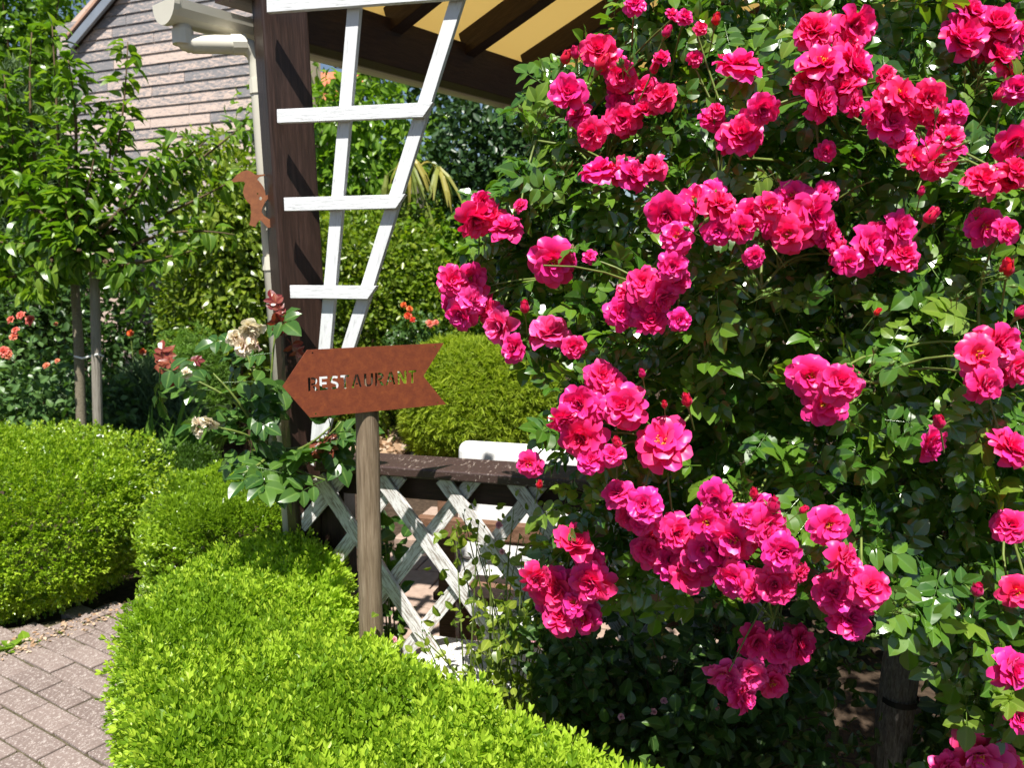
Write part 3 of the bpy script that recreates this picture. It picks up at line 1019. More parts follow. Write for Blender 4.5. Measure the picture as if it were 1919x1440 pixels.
for i in range(8):
    mb = MB()
    a = rg.random() * 6.28; e = np.array([math.cos(a) * .5, math.sin(a) * .42, .5])
    mb.add(*tube(bez((e[0] * .75, e[1] * .8, -.03), (e[0] * .8, e[1] * .8, .2), e), np.linspace(.014, .005, 7)))
    mb.build('stem', M['twig'], th)

# weeds along the far edge of the path
rg = np.random.default_rng(65)
for i, (a, b) in enumerate([(8, 1232), (24, 1222), (48, 1214), (70, 1208), (96, 1201), (122, 1193), (150, 1186), (176, 1178), (198, 1170)]):
    q0 = Pz(a, b)
    w = thing('weed', 'small leafy weed at the foot of the box dome by the path edge', 'weed', 'weeds along the path edge', (q0[0], q0[1], 0))
    for j in range(9):
        aa = rg.random() * 6.28
        v, qq, t = scatter(T_BROAD, np.array([[0, 0, .01]]), np.array([[math.cos(aa), math.sin(aa), .35 + .5 * rg.random()]]), np.array([[0, 0, 1.0]]), np.array([(.045 + .03 * rg.random()) * (1.2 if i < 3 else .7)]), rg)
        link('leaf', quad_mesh('leaf', v, qq, M['laurel'], t), w)

# ================================================================== pergola
pg = thing('pergola', 'dark brown timber pergola with yellow roof panels and a cream gutter', 'pergola')
e39 = np.array([math.sin(R(39)), math.cos(R(39)), 0]); o39 = np.array([-e39[1], e39[0], 0]); r39 = -o39
ef = np.array([math.cos(R(35)), math.sin(R(35)), 0])
pa = Py(588, 1000, 2.36); pb = Py(521, -40, 2.36)
dn = norm(pa - pb); pa = pb + dn * ((pb[2] + .05) / -dn[2])
post = beam('post', pa, pb + (pb - pa) * .08, .135, .09, M['brown_wood'], pg, ef, .006)
E0 = np.array([pb[0], pb[1], 0])


def on_eave(px, out=0.0):
    "distance along the eave line, moved out by out, at which it crosses a pixel column; and the depth there"
    k = (px - 960) / F
    o = E0 + o39 * out
    t = (k * o[1] - o[0]) / (e39[0] - k * e39[1])
    return t, o[1] + e39[1] * t


def zat(px, py, y):
    r = AX + (px - 960) / F * RT - (py - 720) / F * UP
    return CAM[2] + r[2] / r[1] * y


t, yy = on_eave(870, 0)
zb = zat(870, 118, yy)
beam('eave_beam', E0 + e39 * .06 + [0, 0, zb - .015], E0 + e39 * 3.2 + [0, 0, zb - .015], .08, .15, M['beam_wood'], pg, o39, .004)
beam('fascia_strip', E0 + e39 * .06 + o39 * .055 + [0, 0, zb - .075], E0 + e39 * 3.2 + o39 * .055 + [0, 0, zb - .075], .02, .018, M['stake'], pg, o39, 0)
t, yy = on_eave(780, .17)
zg = zat(780, 158, yy)
GL = lambda t, dz=0: E0 + o39 * .17 + e39 * t + [0, 0, zg + .055 + dz]
tg0, _ = on_eave(352, .17)
# half round gutter with end cap
v, q = [], []
prof = [(math.cos(a), math.sin(a)) for a in np.linspace(math.pi, 2 * math.pi, 9)]
prof = [(.058 * c, .058 * s) for c, s in prof] + [(.053 * c, .053 * s) for c, s in prof[::-1]]
for t in (tg0, 3.2):
    for c, s in prof: v.append(GL(t) + r39 * c + np.array([0, 0, s]))
m = len(prof)
for i in range(m): q.append([i, (i + 1) % m, m + (i + 1) % m, m + i])
gut = link('gutter', quad_mesh('gutter', np.array(v), np.array(q), M['pvc']), pg)
vv = [GL(tg0 - .012) + r39 * .062 * math.cos(a) + np.array([0, 0, .062 * math.sin(a)]) for a in np.linspace(math.pi, 2 * math.pi, 13)]
vb = [a + e39 * .016 for a in vv]
me = bpy.data.meshes.new('end_cap')
me.from_pydata([tuple(a) for a in vv + vb], [], [list(range(13)), list(range(25, 12, -1))] + [[i, i + 13, i + 14, i + 1] for i in range(12)] + [[12, 25, 13, 0]])
me.materials.append(M['pvc']); link('end_cap', me, gut)
for t in np.arange(.35, 3.0, .42):
    v, q = [], []
    for tt in (t, t + .014):
        for a in np.linspace(math.pi, 2 * math.pi, 9): v.append(GL(tt) + r39 * .0615 * math.cos(a) + np.array([0, 0, .0615 * math.sin(a)]))
    for i in range(8): q.append([i, i + 1, i + 10, i + 9])
    link('gutter_bracket', quad_mesh('gutter_bracket', np.array(v), np.array(q), M['pvc']), gut)
# the eaves boards between gutter and beam
for k, off in enumerate((.06, .135)):
    beam('eave_board', E0 + o39 * off - e39 * .10 + [0, 0, zg + .085 + .012 * k], E0 + o39 * off + e39 * 3.2 + [0, 0, zg + .085 + .012 * k], .07, .016, M['beam_wood'], pg, o39, 0)


def fillet(pts, r=.04, n=5):
    pts = [np.asarray(p, float) for p in pts]; out = [pts[0]]
    for a, b, c in zip(pts, pts[1:], pts[2:]):
        d1, d2 = norm(a - b), norm(c - b)
        rr_ = min(r, np.linalg.norm(a - b) * .45, np.linalg.norm(c - b) * .45)
        out += list(bez(b + d1 * rr_, b, b + d2 * rr_, n))
    return out + [pts[-1]]


tq, yq = on_eave(376, .17)
g_out = GL(tq, -.05)
yo = g_out[1]
p1 = np.array([g_out[0], yo, zat(376, 82, yo)])
y2 = 2.40
k0 = Py(481, 84, y2); k1 = Py(549, 1040, y2); k1 = k0 + norm(k1 - k0) * (k0[2] / -norm(k1 - k0)[2])
dp = MB(); dp.add(*tube(fillet([g_out, p1, k0, k1], .06, 6), .026, 12)); dp.build('downpipe', M['pvc'], pg, smooth=True)
for pp_, dr in ((g_out - [0, 0, .015], (0, 0, -1)), (k0 + norm(k1 - k0) * .10, norm(k1 - k0)), (k0 - norm(k0 - p1) * .07, norm(k0 - p1)), (k0 + norm(k1 - k0) * .62, norm(k1 - k0))):
    mb = MB(); mb.add(*tube([pp_, pp_ + np.asarray(dr) * .04], .0295, 12)); mb.build('pipe_collar', M['pvc'], pg, smooth=False)
# rafters and roof panels
ts = [.06 + .36 * i for i in range(9)]
rise = math.tan(R(18.5))
rv = norm(r39 + np.array([0, 0, rise]))
m, n_, l_, b_ = nt('yellow_canvas')
b_.inputs['Base Color'].default_value = (0.86, 0.73, 0.41, 1); b_.inputs['Roughness'].default_value = .9
tr_ = n_.new('ShaderNodeBsdfTranslucent'); tr_.inputs[0].default_value = (0.90, 0.75, 0.41, 1)
ms_ = n_.new('ShaderNodeMixShader'); ms_.inputs[0].default_value = .5
t_ = noise(n_, l_, 5, 4, .5, coords(n_, l_)); bump(n_, l_, b_, t_.outputs['Fac'], .2, .02)
l_.new(b_.outputs[0], ms_.inputs[1]); l_.new(tr_.outputs[0], ms_.inputs[2]); l_.new(ms_.outputs[0], n_['Material Output'].inputs['Surface'])
M['canvas'] = m
slen = lambda t: max(.05, min(2.25 * t, 1.75))
for i, t in enumerate(ts):
    a = E0 + e39 * t + [0, 0, zb + .05] + rv * .02
    beam('rafter', a, a + rv * (slen(t) / math.cos(R(18.5))), .052, .085, M['beam_wood'], pg, e39, .003)
    if i < len(ts) - 1:
        t2 = ts[i + 1]; c = math.cos(R(18.5))
        up_ = np.array([0, 0, .048])
        q4 = [E0 + e39 * t + [0, 0, zb + .05], E0 + e39 * t2 + [0, 0, zb + .05]]
        v = [q4[0] - rv * .05 + up_, q4[1] - rv * .05 + up_, q4[1] + rv * slen(t2) / c + up_, q4[0] + rv * slen(t) / c + up_]
        v += [a_ + np.array([0, 0, .006]) for a_ in v]
        link('roof_panel', quad_mesh('roof_panel', np.array(v), np.array([[0, 1, 2, 3][::-1], [4, 5, 6, 7], [0, 1, 5, 4], [1, 2, 6, 5], [2, 3, 7, 6], [3, 0, 4, 7]]), M['canvas']), pg)
u15 = uD
za = zat(560, 30, 2.36)
beam('tie_beam', E0 - u15 * .03 + nD * .055 + [0, 0, za + .10], E0 + u15 * 1.9 + nD * .055 + [0, 0, za + .10], .06, .075, M['beam_wood'], pg, nD, .004)

# ---- white fan trellis in front of the post
T0 = P(540, 545, 2.245)
tl_ = thing('fan_trellis', 'white painted wooden fan trellis fixed to the dark post', 'trellis')


def slat(parent, name, p0, p1, w, th_, org, off, mat, cut=None):
    a = Pplane(*p0, org, nD); b = Pplane(*p1, org, nD)
    a = a + nD * off; b = b + nD * off
    o = beam(name, a, b, w, th_, mat, parent, np.cross(norm(b - a), nD), .0012)
    if cut:                      # slanting saw cut at the far end
        for v in o.data.vertices:
            if v.co.z > 0: v.co.z += cut * (v.co.x / (w / 2))
    return o


for p0, p1, c in (((508, 14), (980, -22), 0), ((527, 220), (806, 208), -.018), ((540, 384), (755, 378.5), -.018), ((551, 546.5), (702, 548), -.018)):
    o = slat(tl_, 'crossbar', p0, p1, .037, .018, T0, -.012, M['white_paint'])
    if c:
        for v in o.data.vertices:
            if v.co.z > 0: v.co.z += (.017 if v.co.x > 0 else -.012)
for p0, p1 in (((667, -40), (589, 868)), ((877, -70), (583, 872))):
    slat(tl_, 'upright', p0, p1, .037, .018, T0, .0105, M['white_paint'])

# ================================================================== lattice fence
fe = thing('lattice_fence', 'flaking white lattice fence with a worn brown handrail behind the sign pole', 'fence')
fo = FO.copy()
zr = Pplane(720, 878, fo, nD)[2]
s_of = lambda px, py: np.dot(Pplane(px, py, fo, nD) - fo, uD)
sa, sb_ = s_of(598, 880), 1.35
beam('handrail', fo + uD * sa + [0, 0, zr] + nD * .045, fo + uD * sb_ + [0, 0, zr] + nD * .045, .155, .03, M['rail_wood'], fe, nD, .005)
beam('top_rail', fo + uD * sa + [0, 0, zr - .062] + nD * .075, fo + uD * sb_ + [0, 0, zr - .062] + nD * .075, .045, .085, M['beam_wood'], fe, nD, .004)
zl = .40
for (x0, y0), (x1, y1) in (((597, 893), (850, 1277)), ((713, 895), (945, 1215)), ((829, 897), (1075, 1235)), ((962, 902), (1215, 1250)), ((1100, 905), (1330, 1220)), ((1240, 908), (1480, 1230))):
    slat(fe, 'lattice_slat', (x0, y0), (x1, y1), .043, .014, fo, .0, M['old_white'])
for (x0, y0), (x1, y1) in (((640, 893), (560, 990)), ((748, 893), (610, 1072)), ((890, 897), (690, 1145)), ((1020, 900), (750, 1235)), ((1150, 905), (870, 1265)), ((1290, 910), (1000, 1290)), ((1430, 910), (1150, 1280))):
    slat(fe, 'lattice_slat', (x0, y0), (x1, y1), .043, .014, fo, .0165, M['old_white'])
for px in (606, 1190):
    s = s_of(px, 900)
    beam('fence_post', fo + uD * s + nD * .09 + [0, 0, -.02], fo + uD * s + nD * .09 + [0, 0, zr - .02], .08, .08, M['brown_wood'], fe, nD, .004)
# the low white painted wall it stands on
lw = thing('low_wall', 'low white painted wall with a flat ledge below the lattice', 'wall')
s0 = s_of(795, 1200)
v, q = box(fo, uD, nD, (0, 0, 1), (s0, -.13, -.05), (.95, .10, zl - .04))
link('wall', quad_mesh('wall', v, q, M['old_white']), lw)
s = s0 - .015
while s < .9:
    v, q = box(fo, uD, nD, (0, 0, 1), (s, -.15, zl - .038), (s + .392, .12, zl))
    bevel_obj(link('coping', quad_mesh('coping', v, q, M['old_white']), lw), .006)
    s += .4

# ---- table and white chair on the terrace
tb = thing('wooden_bench', 'brown wooden bench with its backrest against the handrail', 'bench')
c0 = Pz(779, 860, .93); c0[2] = 0
for z0, z1 in ((.865, .93), (.66, .73)):
    v, q = box(c0, uD, nD, (0, 0, 1), (0, .0, z0), (1.15, .035, z1))
    bevel_obj(link('backrest_board', quad_mesh('backrest_board', v, q, M['table_wood']), tb), .004)
for i in range(2):
    v, q = box(c0, uD, nD, (0, 0, 1), (.02, .085 + i * .10, .40), (1.13, .18 + i * .10, .43))
    bevel_obj(link('seat_board', quad_mesh('seat_board', v, q, M['table_wood']), tb), .004)
for sx in (.09, 1.04):
    beam('leg', c0 + uD * sx + nD * .058 + [0, 0, .06], c0 + uD * sx + nD * .058 + [0, 0, .91], .06, .044, M['table_wood'], tb, uD, .004)
    beam('leg', c0 + uD * sx + nD * .25 + [0, 0, .06], c0 + uD * sx + nD * .25 + [0, 0, .398], .06, .05, M['table_wood'], tb, uD, .004)
ch = thing('covered_chair', 'chair under a white cloth cover behind the wooden bench', 'chair')
c1 = Py(868, 840, 3.0); c1[2] = 0; zt_ = Py(868, 822, 3.0)[2]
v, q = box(c1, uD, nD, (0, 0, 1), (0, -.08, .40), (.50, .0, zt_)); bevel_obj(link('back_cover', quad_mesh('back_cover', v, q, M['fabric']), ch), .035, 4)
v, q = box(c1, uD, nD, (0, 0, 1), (.01, -.02, .37), (.49, .42, .46)); bevel_obj(link('seat_cover', quad_mesh('seat_cover', v, q, M['fabric']), ch), .03, 4)
vv, qq = [], []
out = [(0.01, -.06), (.49, -.06), (.49, .41), (.01, .41)]
pts = []
for i in range(4):
    a, b = np.array(out[i]), np.array(out[(i + 1) % 4])
    for k in range(14): pts.append(a + (b - a) * k / 14)
pts = np.array(pts); cen = pts.mean(0); m = len(pts)
for z_, am in ((.40, 0), (.28, .012), (.14, .028)):
    for i, p in enumerate(pts):
        o2 = norm(p - cen) * am * (1 + 1.2 * math.sin(i * 1.7))
        vv.append(c1 + uD * (p[0] + o2[0]) + nD * (p[1] + o2[1]) + np.array([0, 0, z_]))
for r_ in range(2):
    for i in range(m): qq.append([r_ * m + i, r_ * m + (i + 1) % m, (r_ + 1) * m + (i + 1) % m, (r_ + 1) * m + i])
link('skirt', quad_mesh('skirt', np.array(vv), np.array(qq), M['fabric'], smooth=True), ch)
for sx in (.05, .46):
    for sy in (-.03, .38):
        beam('leg', c1 + uD * sx + nD * sy + [0, 0, .06], c1 + uD * sx + nD * sy + [0, 0, .38], .04, .04, M['table_wood'], ch, uD, .003)

# ================================================================== rusty arrow sign on its pole
sg = thing('arrow_sign', 'rusty steel arrow sign reading RESTAURANT on a round wooden pole', 'sign')
pole_t = Py(686, 690, 1.93); pole_b = Py(697, 1200, 1.93)
dn = norm(pole_b - pole_t); pole_b = pole_t + dn * ((pole_t[2] + .05) / -dn[2])
sgn = 28; rows = 60
v, q = [], []
for i in range(rows + 1):
    f = i / rows; c = pole_t + (pole_b - pole_t) * f
    rad = .0295 + .003 * f + .0006 * math.sin(f * 40)
    for k in range(sgn):
        a = 2 * math.pi * k / sgn
        r_ = rad + .0007 * math.sin(3 * a + 9 * f)
        if k == int(sgn * .77) and f > .22: r_ -= .006 * min(1, (f - .22) * 4)      # drying crack
        v.append(c + r_ * np.array([math.cos(a), math.sin(a), 0]))
for i in range(rows):
    for k in range(sgn):
        q.append([i * sgn + k, (i + 1) * sgn + k, (i + 1) * sgn + (k + 1) % sgn, i * sgn + (k + 1) % sgn])
for k in range(1, sgn - 2, 2): q.append([0, k, k + 1, k + 2])
me = quad_mesh('pole', np.array(v), np.array(q), M['pole'], smooth=False)
link('pole', me, sg)
es = np.array([math.cos(R(30)), math.sin(R(30)), 0]); ns = np.array([.5, -.866, 0])
SO = pole_t + ns * .0325


def sloc(px, py):
    w = Pplane(px, py, SO, ns); return np.array([np.dot(w - SO, es), w[2] - SO[2]])


cor = [sloc(*c) for c in ((529.5, 724.5), (581, 783), (836, 758), (793.5, 705), (831.6, 643), (576, 656))]


def stroke(pts, w):
    pts = np.array(pts, float); n = len(pts)
    tg = np.gradient(pts, axis=0)
    L_, R_ = [], []
    for i in range(n):
        if 0 < i < n - 1:
            d1, d2 = norm(pts[i] - pts[i - 1]), norm(pts[i + 1] - pts[i])
            nn = norm(np.array([-(d1 + d2)[1], (d1 + d2)[0]])); k = 1 / max(.5, np.dot(nn, np.array([-d1[1], d1[0]])))
        else:
            d1 = norm(tg[i]); nn = np.array([-d1[1], d1[0]]); k = 1
        L_.append(pts[i] + nn * w / 2 * k); R_.append(pts[i] - nn * w / 2 * k)
    return L_ + R_[::-1]


def arc(cx, cy, rx, ry, a0, a1, n=9):
    return [(cx + rx * math.cos(R(a)), cy + ry * math.sin(R(a))) for a in np.linspace(a0, a1, n)]


W_ = .17
LET = {   # cut-outs in a cell of height 1; small bridges keep the inner pieces on the plate
    'R': (.62, [[(0, 0), (W_, 0), (W_, 1), (0, 1)],
                stroke([(W_ + .035, .915)] + arc(.30, .70, .235, .215, 90, -90) + [(W_ + .035, .485)], W_),
                [(.27, .37), (.44, .37), (.66, 0), (.46, 0)]]),
    'E': (.56, [[(0, 0), (.54, 0), (.54, W_), (W_, W_), (W_, .42), (.48, .42), (.48, .42 + W_), (W_, .42 + W_), (W_, 1 - W_), (.54, 1 - W_), (.54, 1), (0, 1)]]),
    'S': (.58, [stroke([(.53, .86)] + arc(.29, .715, .205, .20, 50, 270, 9)[1:-1] + [(.29, .51)] + arc(.29, .285, .205, .20, 90, -140, 10)[1:], W_)]),
    'T': (.60, [[(.215, 0), (.385, 0), (.385, 1 - W_), (.60, 1 - W_), (.60, 1), (0, 1), (0, 1 - W_), (.215, 1 - W_)]]),
    'A': (.74, [[(0, 0), (.17, 0), (.385, .80), (.345, 1), (.28, 1)], [(.74, 0), (.57, 0), (.415, .62), (.37, 1), (.46, 1)], [(.27, .22), (.47, .22), (.44, .36), (.30, .36)]]),
    'U': (.64, [stroke([(.085, 1), (.085, .32)] + arc(.32, .32, .235, .235, 180, 360, 10)[1:] + [(.555, 1)], W_)]),
    'N': (.66, [[(0, 0), (W_, 0), (W_, .62), (.46, 0), (.66, 0), (.66, 1), (.66 - W_, 1), (.66 - W_, .38), (.20, 1), (0, 1)]]),
}
ba = sloc(578, 733.5); bb = sloc(781, 718.5); hcap = (sloc(581, 707) - sloc(581, 733))[1]
base_z = (ba[1] + bb[1]) / 2
word = 'RESTAURANT'
gap = .13
tot = sum(LET[c][0] for c in word) + gap * (len(word) - 1)
sx = (bb[0] - ba[0]) / tot
polys = [cor]
x = ba[0]
for c in word:
    w, ps = LET[c]
    for p in ps: polys.append([np.array([x + a * sx, base_z + b * hcap]) for a, b in p])
    x += (w + gap) * sx
for px, py in ((586, 661.5), (816, 650), (820.5, 755), (592, 776)):
    c = sloc(px, py); polys.append([c + .0022 * np.array([math.cos(a), math.sin(a)]) for a in np.linspace(0, 6.28, 9)[:-1]])
cu = bpy.data.curves.new('board', 'CURVE'); cu.dimensions = '2D'; cu.fill_mode = 'BOTH'; cu.extrude = .0015
for p in polys:
    sp = cu.splines.new('POLY'); sp.points.add(len(p) - 1); sp.use_cyclic_u = True
    for k, a in enumerate(p): sp.points[k].co = (a[0], a[1], 0, 1)
tmp = bpy.data.objects.new('tmp', cu); COL.objects.link(tmp)
bpy.context.view_layer.update()
me = bpy.data.meshes.new_from_object(tmp.evaluated_get(bpy.context.evaluated_depsgraph_get()))
bpy.data.objects.remove(tmp); me.name = 'board'
me.materials.clear(); me.materials.append(M['rust'])
bd = link('board', me, sg)
bd['label'] = 'rusty steel plate with the word RESTAURANT cut through it'
bd.matrix_local = Matrix(((es[0], 0, ns[0], SO[0]), (es[1], 0, ns[1], SO[1]), (0, 1, 0, SO[2]), (0, 0, 0, 1)))

# ---- rusty bird silhouette on the post
BO = [(140, 370), (240, 260), (330, 205), (420, 180), (500, 210), (560, 258), (620, 265), (735, 255), (735, 280), (640, 300), (600, 345), (650, 400), (710, 480), (740, 560), (750, 640),
      (820, 615), (850, 598), (857, 640), (790, 705), (740, 760), (690, 870), (680, 930), (720, 1000), (800, 1050), (870, 1100), (892, 1150), (865, 1190), (825, 1150), (850, 1205), (800, 1222),
      (740, 1170), (690, 1110), (650, 1080), (600, 1130), (570, 1205), (500, 1185), (455, 1165), (480, 1080), (490, 950), (480, 800), (420, 750), (370, 670), (345, 580), (360, 490), (385, 420), (360, 388), (280, 385), (180, 402)]
bn = norm(np.array([.15, -1, .05])); bo = P(470, 370, 2.27)
pts = [Pplane(420 + a / 9.6, 300 + b / 9.6, bo, bn) for a, b in BO]
hole = [[Pplane(420 + (660 + 28 * math.cos(a)) / 9.6, 300 + (690 + 34 * math.sin(a)) / 9.6, bo, bn) for a in np.linspace(0, 6.28, 8)[:-1]],
        [Pplane(420 + (610 + 14 * math.cos(a)) / 9.6, 300 + (605 + 16 * math.sin(a)) / 9.6, bo, bn) for a in np.linspace(0, 6.28, 7)[:-1]]]
bx_ = norm(np.cross(bn, np.array([0, 0, 1.0]))) * -1; by_ = np.cross(bn, bx_)
cu = bpy.data.curves.new('bird', 'CURVE'); cu.dimensions = '2D'; cu.fill_mode = 'BOTH'; cu.extrude = .0015
for p in [pts] + hole:
    sp = cu.splines.new('POLY'); sp.points.add(len(p) - 1); sp.use_cyclic_u = True
    for k, a in enumerate(p): sp.points[k].co = (np.dot(a - bo, bx_), np.dot(a - bo, by_), 0, 1)
tmp = bpy.data.objects.new('tmp', cu); COL.objects.link(tmp); bpy.context.view_layer.update()
me = bpy.data.meshes.new_from_object(tmp.evaluated_get(bpy.context.evaluated_depsgraph_get())); bpy.data.objects.remove(tmp)
me.materials.clear()
rm = M['rust'].copy(); rm.name = 'light_rust'
cr = [n for n in rm.node_tree.nodes if n.type == 'VALTORGB'][0].color_ramp
for e, c in zip(cr.elements, ((.13, .045, .020), (.19, .068, .029), (.25, .092, .036), (.31, .12, .048))): e.color = (*c, 1)
me.materials.append(rm)
bird = thing('bird_silhouette', 'rusty metal bird silhouette perched on the dark post', 'ornament')
o = link('body', me, bird)
o.matrix_local = Matrix(((bx_[0], by_[0], bn[0], bo[0]), (bx_[1], by_[1], bn[1], bo[1]), (bx_[2], by_[2], bn[2], bo[2]), (0, 0, 0, 1)))
mb = MB(); a = Pplane(500, 372, bo, bn); mb.add(*tube([a, a + np.array([.03, .05, 0])], .003)); mb.build('mounting_spike', rm, bird)

# ================================================================== rose flowers
def petal(L, W, tilt, curl, cup, rg, nt_=6, ns_=5):
    "one petal leaving the flower's centre along +y, flower axis +z"
    v, al = [], []
    notch = rg.uniform(.0, .10); ph = rg.uniform(0, 6.28); wv = rg.uniform(.05, .17)
    tw = rg.uniform(-.25, .25)
    for i in range(nt_):
        t = i / (nt_ - 1)
        for k in range(ns_):
            s = -1 + 2 * k / (ns_ - 1)
            te = t * (1 - .20 * s * s - notch * math.exp(-(s / .25) ** 2) * t)
            r = z = 0.0
            for j in range(6):
                ang = tilt + curl[0] * (1 - (j + .5) / 6 * te) + curl[1] * ((j + .5) / 6 * te) ** 2
                r += math.cos(ang) * L * te / 6; z += math.sin(ang) * L * te / 6
            w = W / 2 * (.22 + .78 * math.sin(math.pi * min(1, .08 + .62 * t)) ** .8)
            x = s * w
            r -= cup * .5 * W * s * s * t * math.sin(tilt)
            z += cup * W * s * s * t * math.cos(tilt) * .6 + wv * W * math.sin(3.0 * s + ph) * t * t + tw * s * w * .4 * t
            v.append((x, .04 + r, z)); al.append(t)
    q = []
    for i in range(nt_ - 1):
        for k in range(ns_ - 1):
            a = i * ns_ + k; q.append([a, a + 1, a + ns_ + 1, a + ns_])
    return np.array(v), np.array(q), np.array(al)


def make_bloom(seed, mode):
    "returns outer petals (list), inner quads, stamens or None"
    rg = random.Random(seed)
    if mode == 'open':
        rings = [(9, .99, .66, 2, (.35, -.85), .14), (9, .90, .60, 20, (.45, -.50), .2), (7, .72, .50, 38, (.40, -.1), .25), (5, .46, .38, 58, (.2, .3), .3)]
    elif mode == 'full':
        rings = [(10, 1.0, .60, -4, (.4, -.95), .14), (10, .92, .56, 14, (.5, -.7), .2), (10, .80, .50, 30, (.5, -.5), .25), (9, .66, .42, 45, (.45, -.2), .3), (8, .50, .34, 60, (.3, .2), .4), (5, .34, .26, 74, (.2, .5), .4)]
    else:          # cupped
        rings = [(9, .98, .66, 8, (.5, -.7), .2), (9, .92, .60, 28, (.45, -.45), .25), (9, .80, .52, 44, (.4, -.15), .3), (7, .62, .42, 58, (.3, .2), .4), (6, .42, .32, 70, (.2, .5), .4)]
    outer, inner = [], []
    for ri, (n, L, W, tl, cu_, cp) in enumerate(rings):
        a0 = rg.uniform(0, 6.28)
        for k in range(n):
            a = a0 + 2 * math.pi * (k + rg.uniform(-.17, .17)) / n
            v, q, t = petal(L * rg.uniform(.88, 1.06), W * rg.uniform(.85, 1.12), R(tl + rg.uniform(-16, 18)), (cu_[0], cu_[1] + rg.uniform(-.6, .5)), cp * rg.uniform(-.4, 1.7), rg)
            m = rot((0, 0, 1), a) @ rot((0, 1, 0), rg.uniform(-.38, .38))
            pq = (v @ m.T + np.array([0, 0, .02 * ri - .02]), q, t)
            (outer if ri < 2 else inner).append(pq)
    st = None
    if mode == 'open':
        mb = MB()
        for k in range(26):
            a = rg.uniform(0, 6.28); r = .17 * math.sqrt(rg.random())
            tip = np.array([math.cos(a) * r * 1.3, math.sin(a) * r * 1.3, .26 + rg.uniform(-.05, .05)])
            mb.add(*tube([(math.cos(a) * r * .4, math.sin(a) * r * .4, .03), tip], .008, 4, False))
            mb.add(*tube([tip, tip + [0, 0, .035]], [.022, .016], 6))
        st = mb
    return outer, inner, st


def quads(parts, name, mat, attr='along', smooth=True):
    v, q, t = merge(parts)
    return quad_mesh(name, v, q, mat, t, attr, smooth)


class BloomKind:
    def __init__(s, seed, mode, mat):
        o, i, st = make_bloom(seed, mode)
        s.whole = quads(o + i, 'bloom', mat)
        s.core = quads(i, 'bloom', mat)
        s.petals = [quads([p], 'petal', mat) for p in o]
        s.stamen = st.mesh('stamens', M['stamen']) if st else None


M['petal_pale'] = petal_mat('faded_pink_petal', (0.84, 0.02, 0.08), (0.92, 0.085, 0.36), 0.30, (0.95, 0.08, 0.30))
KINDS = [BloomKind(100 + i, md, M['petal']) for i, md in enumerate(('open', 'full', 'cup', 'full', 'open', 'cup', 'full'))]
PALE = [BloomKind(140 + i, md, M['petal_pale']) for i, md in enumerate(('full', 'cup', 'open'))]


def frame(n, roll=0.0):
    n = Vector(n).normalized()
    m = n.to_track_quat('Z', 'Y').to_matrix() @ Matrix.Rotation(roll, 3, 'Z')
    return m


def put(name, me, parent, loc, n, s, roll=0.0):
    o = link(name, me, parent)
    m = frame(n, roll).to_4x4()
    off = parent.location if parent is not None else Vector((0, 0, 0))
    o.matrix_local = Matrix.Translation(Vector(loc) - off) @ m @ Matrix.Diagonal((s, s, s, 1))
    return o


def put_bloom(kind, parent, loc, n, rad, roll, split=False, name='bloom'):
    o = put(name, kind.core if split else kind.whole, parent, loc, n, rad, roll)
    if split:
        for p in kind.petals: link('petal', p, o)
    if kind.stamen: link('stamens', kind.stamen, o)
    return o


# ---- buds
def bud_parts(seed, green=False):
    rg = random.Random(seed)
    prof = [(0, .02), (.1, .26), (.3, .36), (.55, .30), (.8, .15), (1, .02)] if not green else [(0, .02), (.12, .24), (.35, .30), (.6, .2), (.85, .07), (1.05, .01)]
    mb = MB(); mb.add(*tube([(0, 0, h) for h, _ in prof], [r for _, r in prof], 8, False))
    if not green:
        for k in range(3):
            v, q, t = petal(.75, .6, R(74), (.1, .25), .5, rg)
            mb.add(v @ rot((0, 0, 1), k * 2.1).T + [0, 0, .2], q, t)
    se = MB()
    for k in range(5):
        a = k * 1.257
        T = leaf_rows([(0, .12), (.5, .10), (1, .01)], .2, .0)
        m = rot((0, 0, 1), a) @ rot((1, 0, 0), R(72 if green else rg.uniform(30, 75)))
        v, q, t = place(T, m, (0, 0, .02), .85 if green else .7)
        v = v + np.c_[np.zeros(len(v)), np.zeros(len(v)), np.zeros(len(v))]
        se.add(v + (rot((0, 0, 1), a) @ np.array([0, .12, 0])), q, t)
    se.add(*tube([(0, 0, -.28), (0, 0, -.1), (0, 0, .06)], [.08, .16, .2], 6, False))
    se.add(*tube([(0, 0, -2.2), (0, 0, -.25)], [.05, .06], 5, False))
    return mb, se


mb1, se1 = bud_parts(1); mb2, se2 = bud_parts(2, True)
BUD = (mb1.mesh('bud', M['bud_red'], 'along', True), se1.mesh('sepals', M['sepal']))
mb2.add(*se2.arrays()[:2])
GBUD = mb2.mesh('green_bud', M['sepal'], 'tint', True)

# ================================================================== the pink rose
canopy = [(1180, -120), (1165, 10), (1100, 90), (1030, 150), (960, 205), (1000, 300), (940, 350), (895, 430), (890, 525), (945, 610), (1010, 665), (1040, 760), (1035, 860), (1065, 930), (1045, 1030), (1075, 1120),
          (1180, 1090), (1260, 1120), (1340, 1160), (1400, 1215), (1500, 1170), (1600, 1110), (1660, 1130), (1750, 1170), (1800, 1280), (1810, 1480), (2350, 1480), (2350, -380), (1400, -380)]


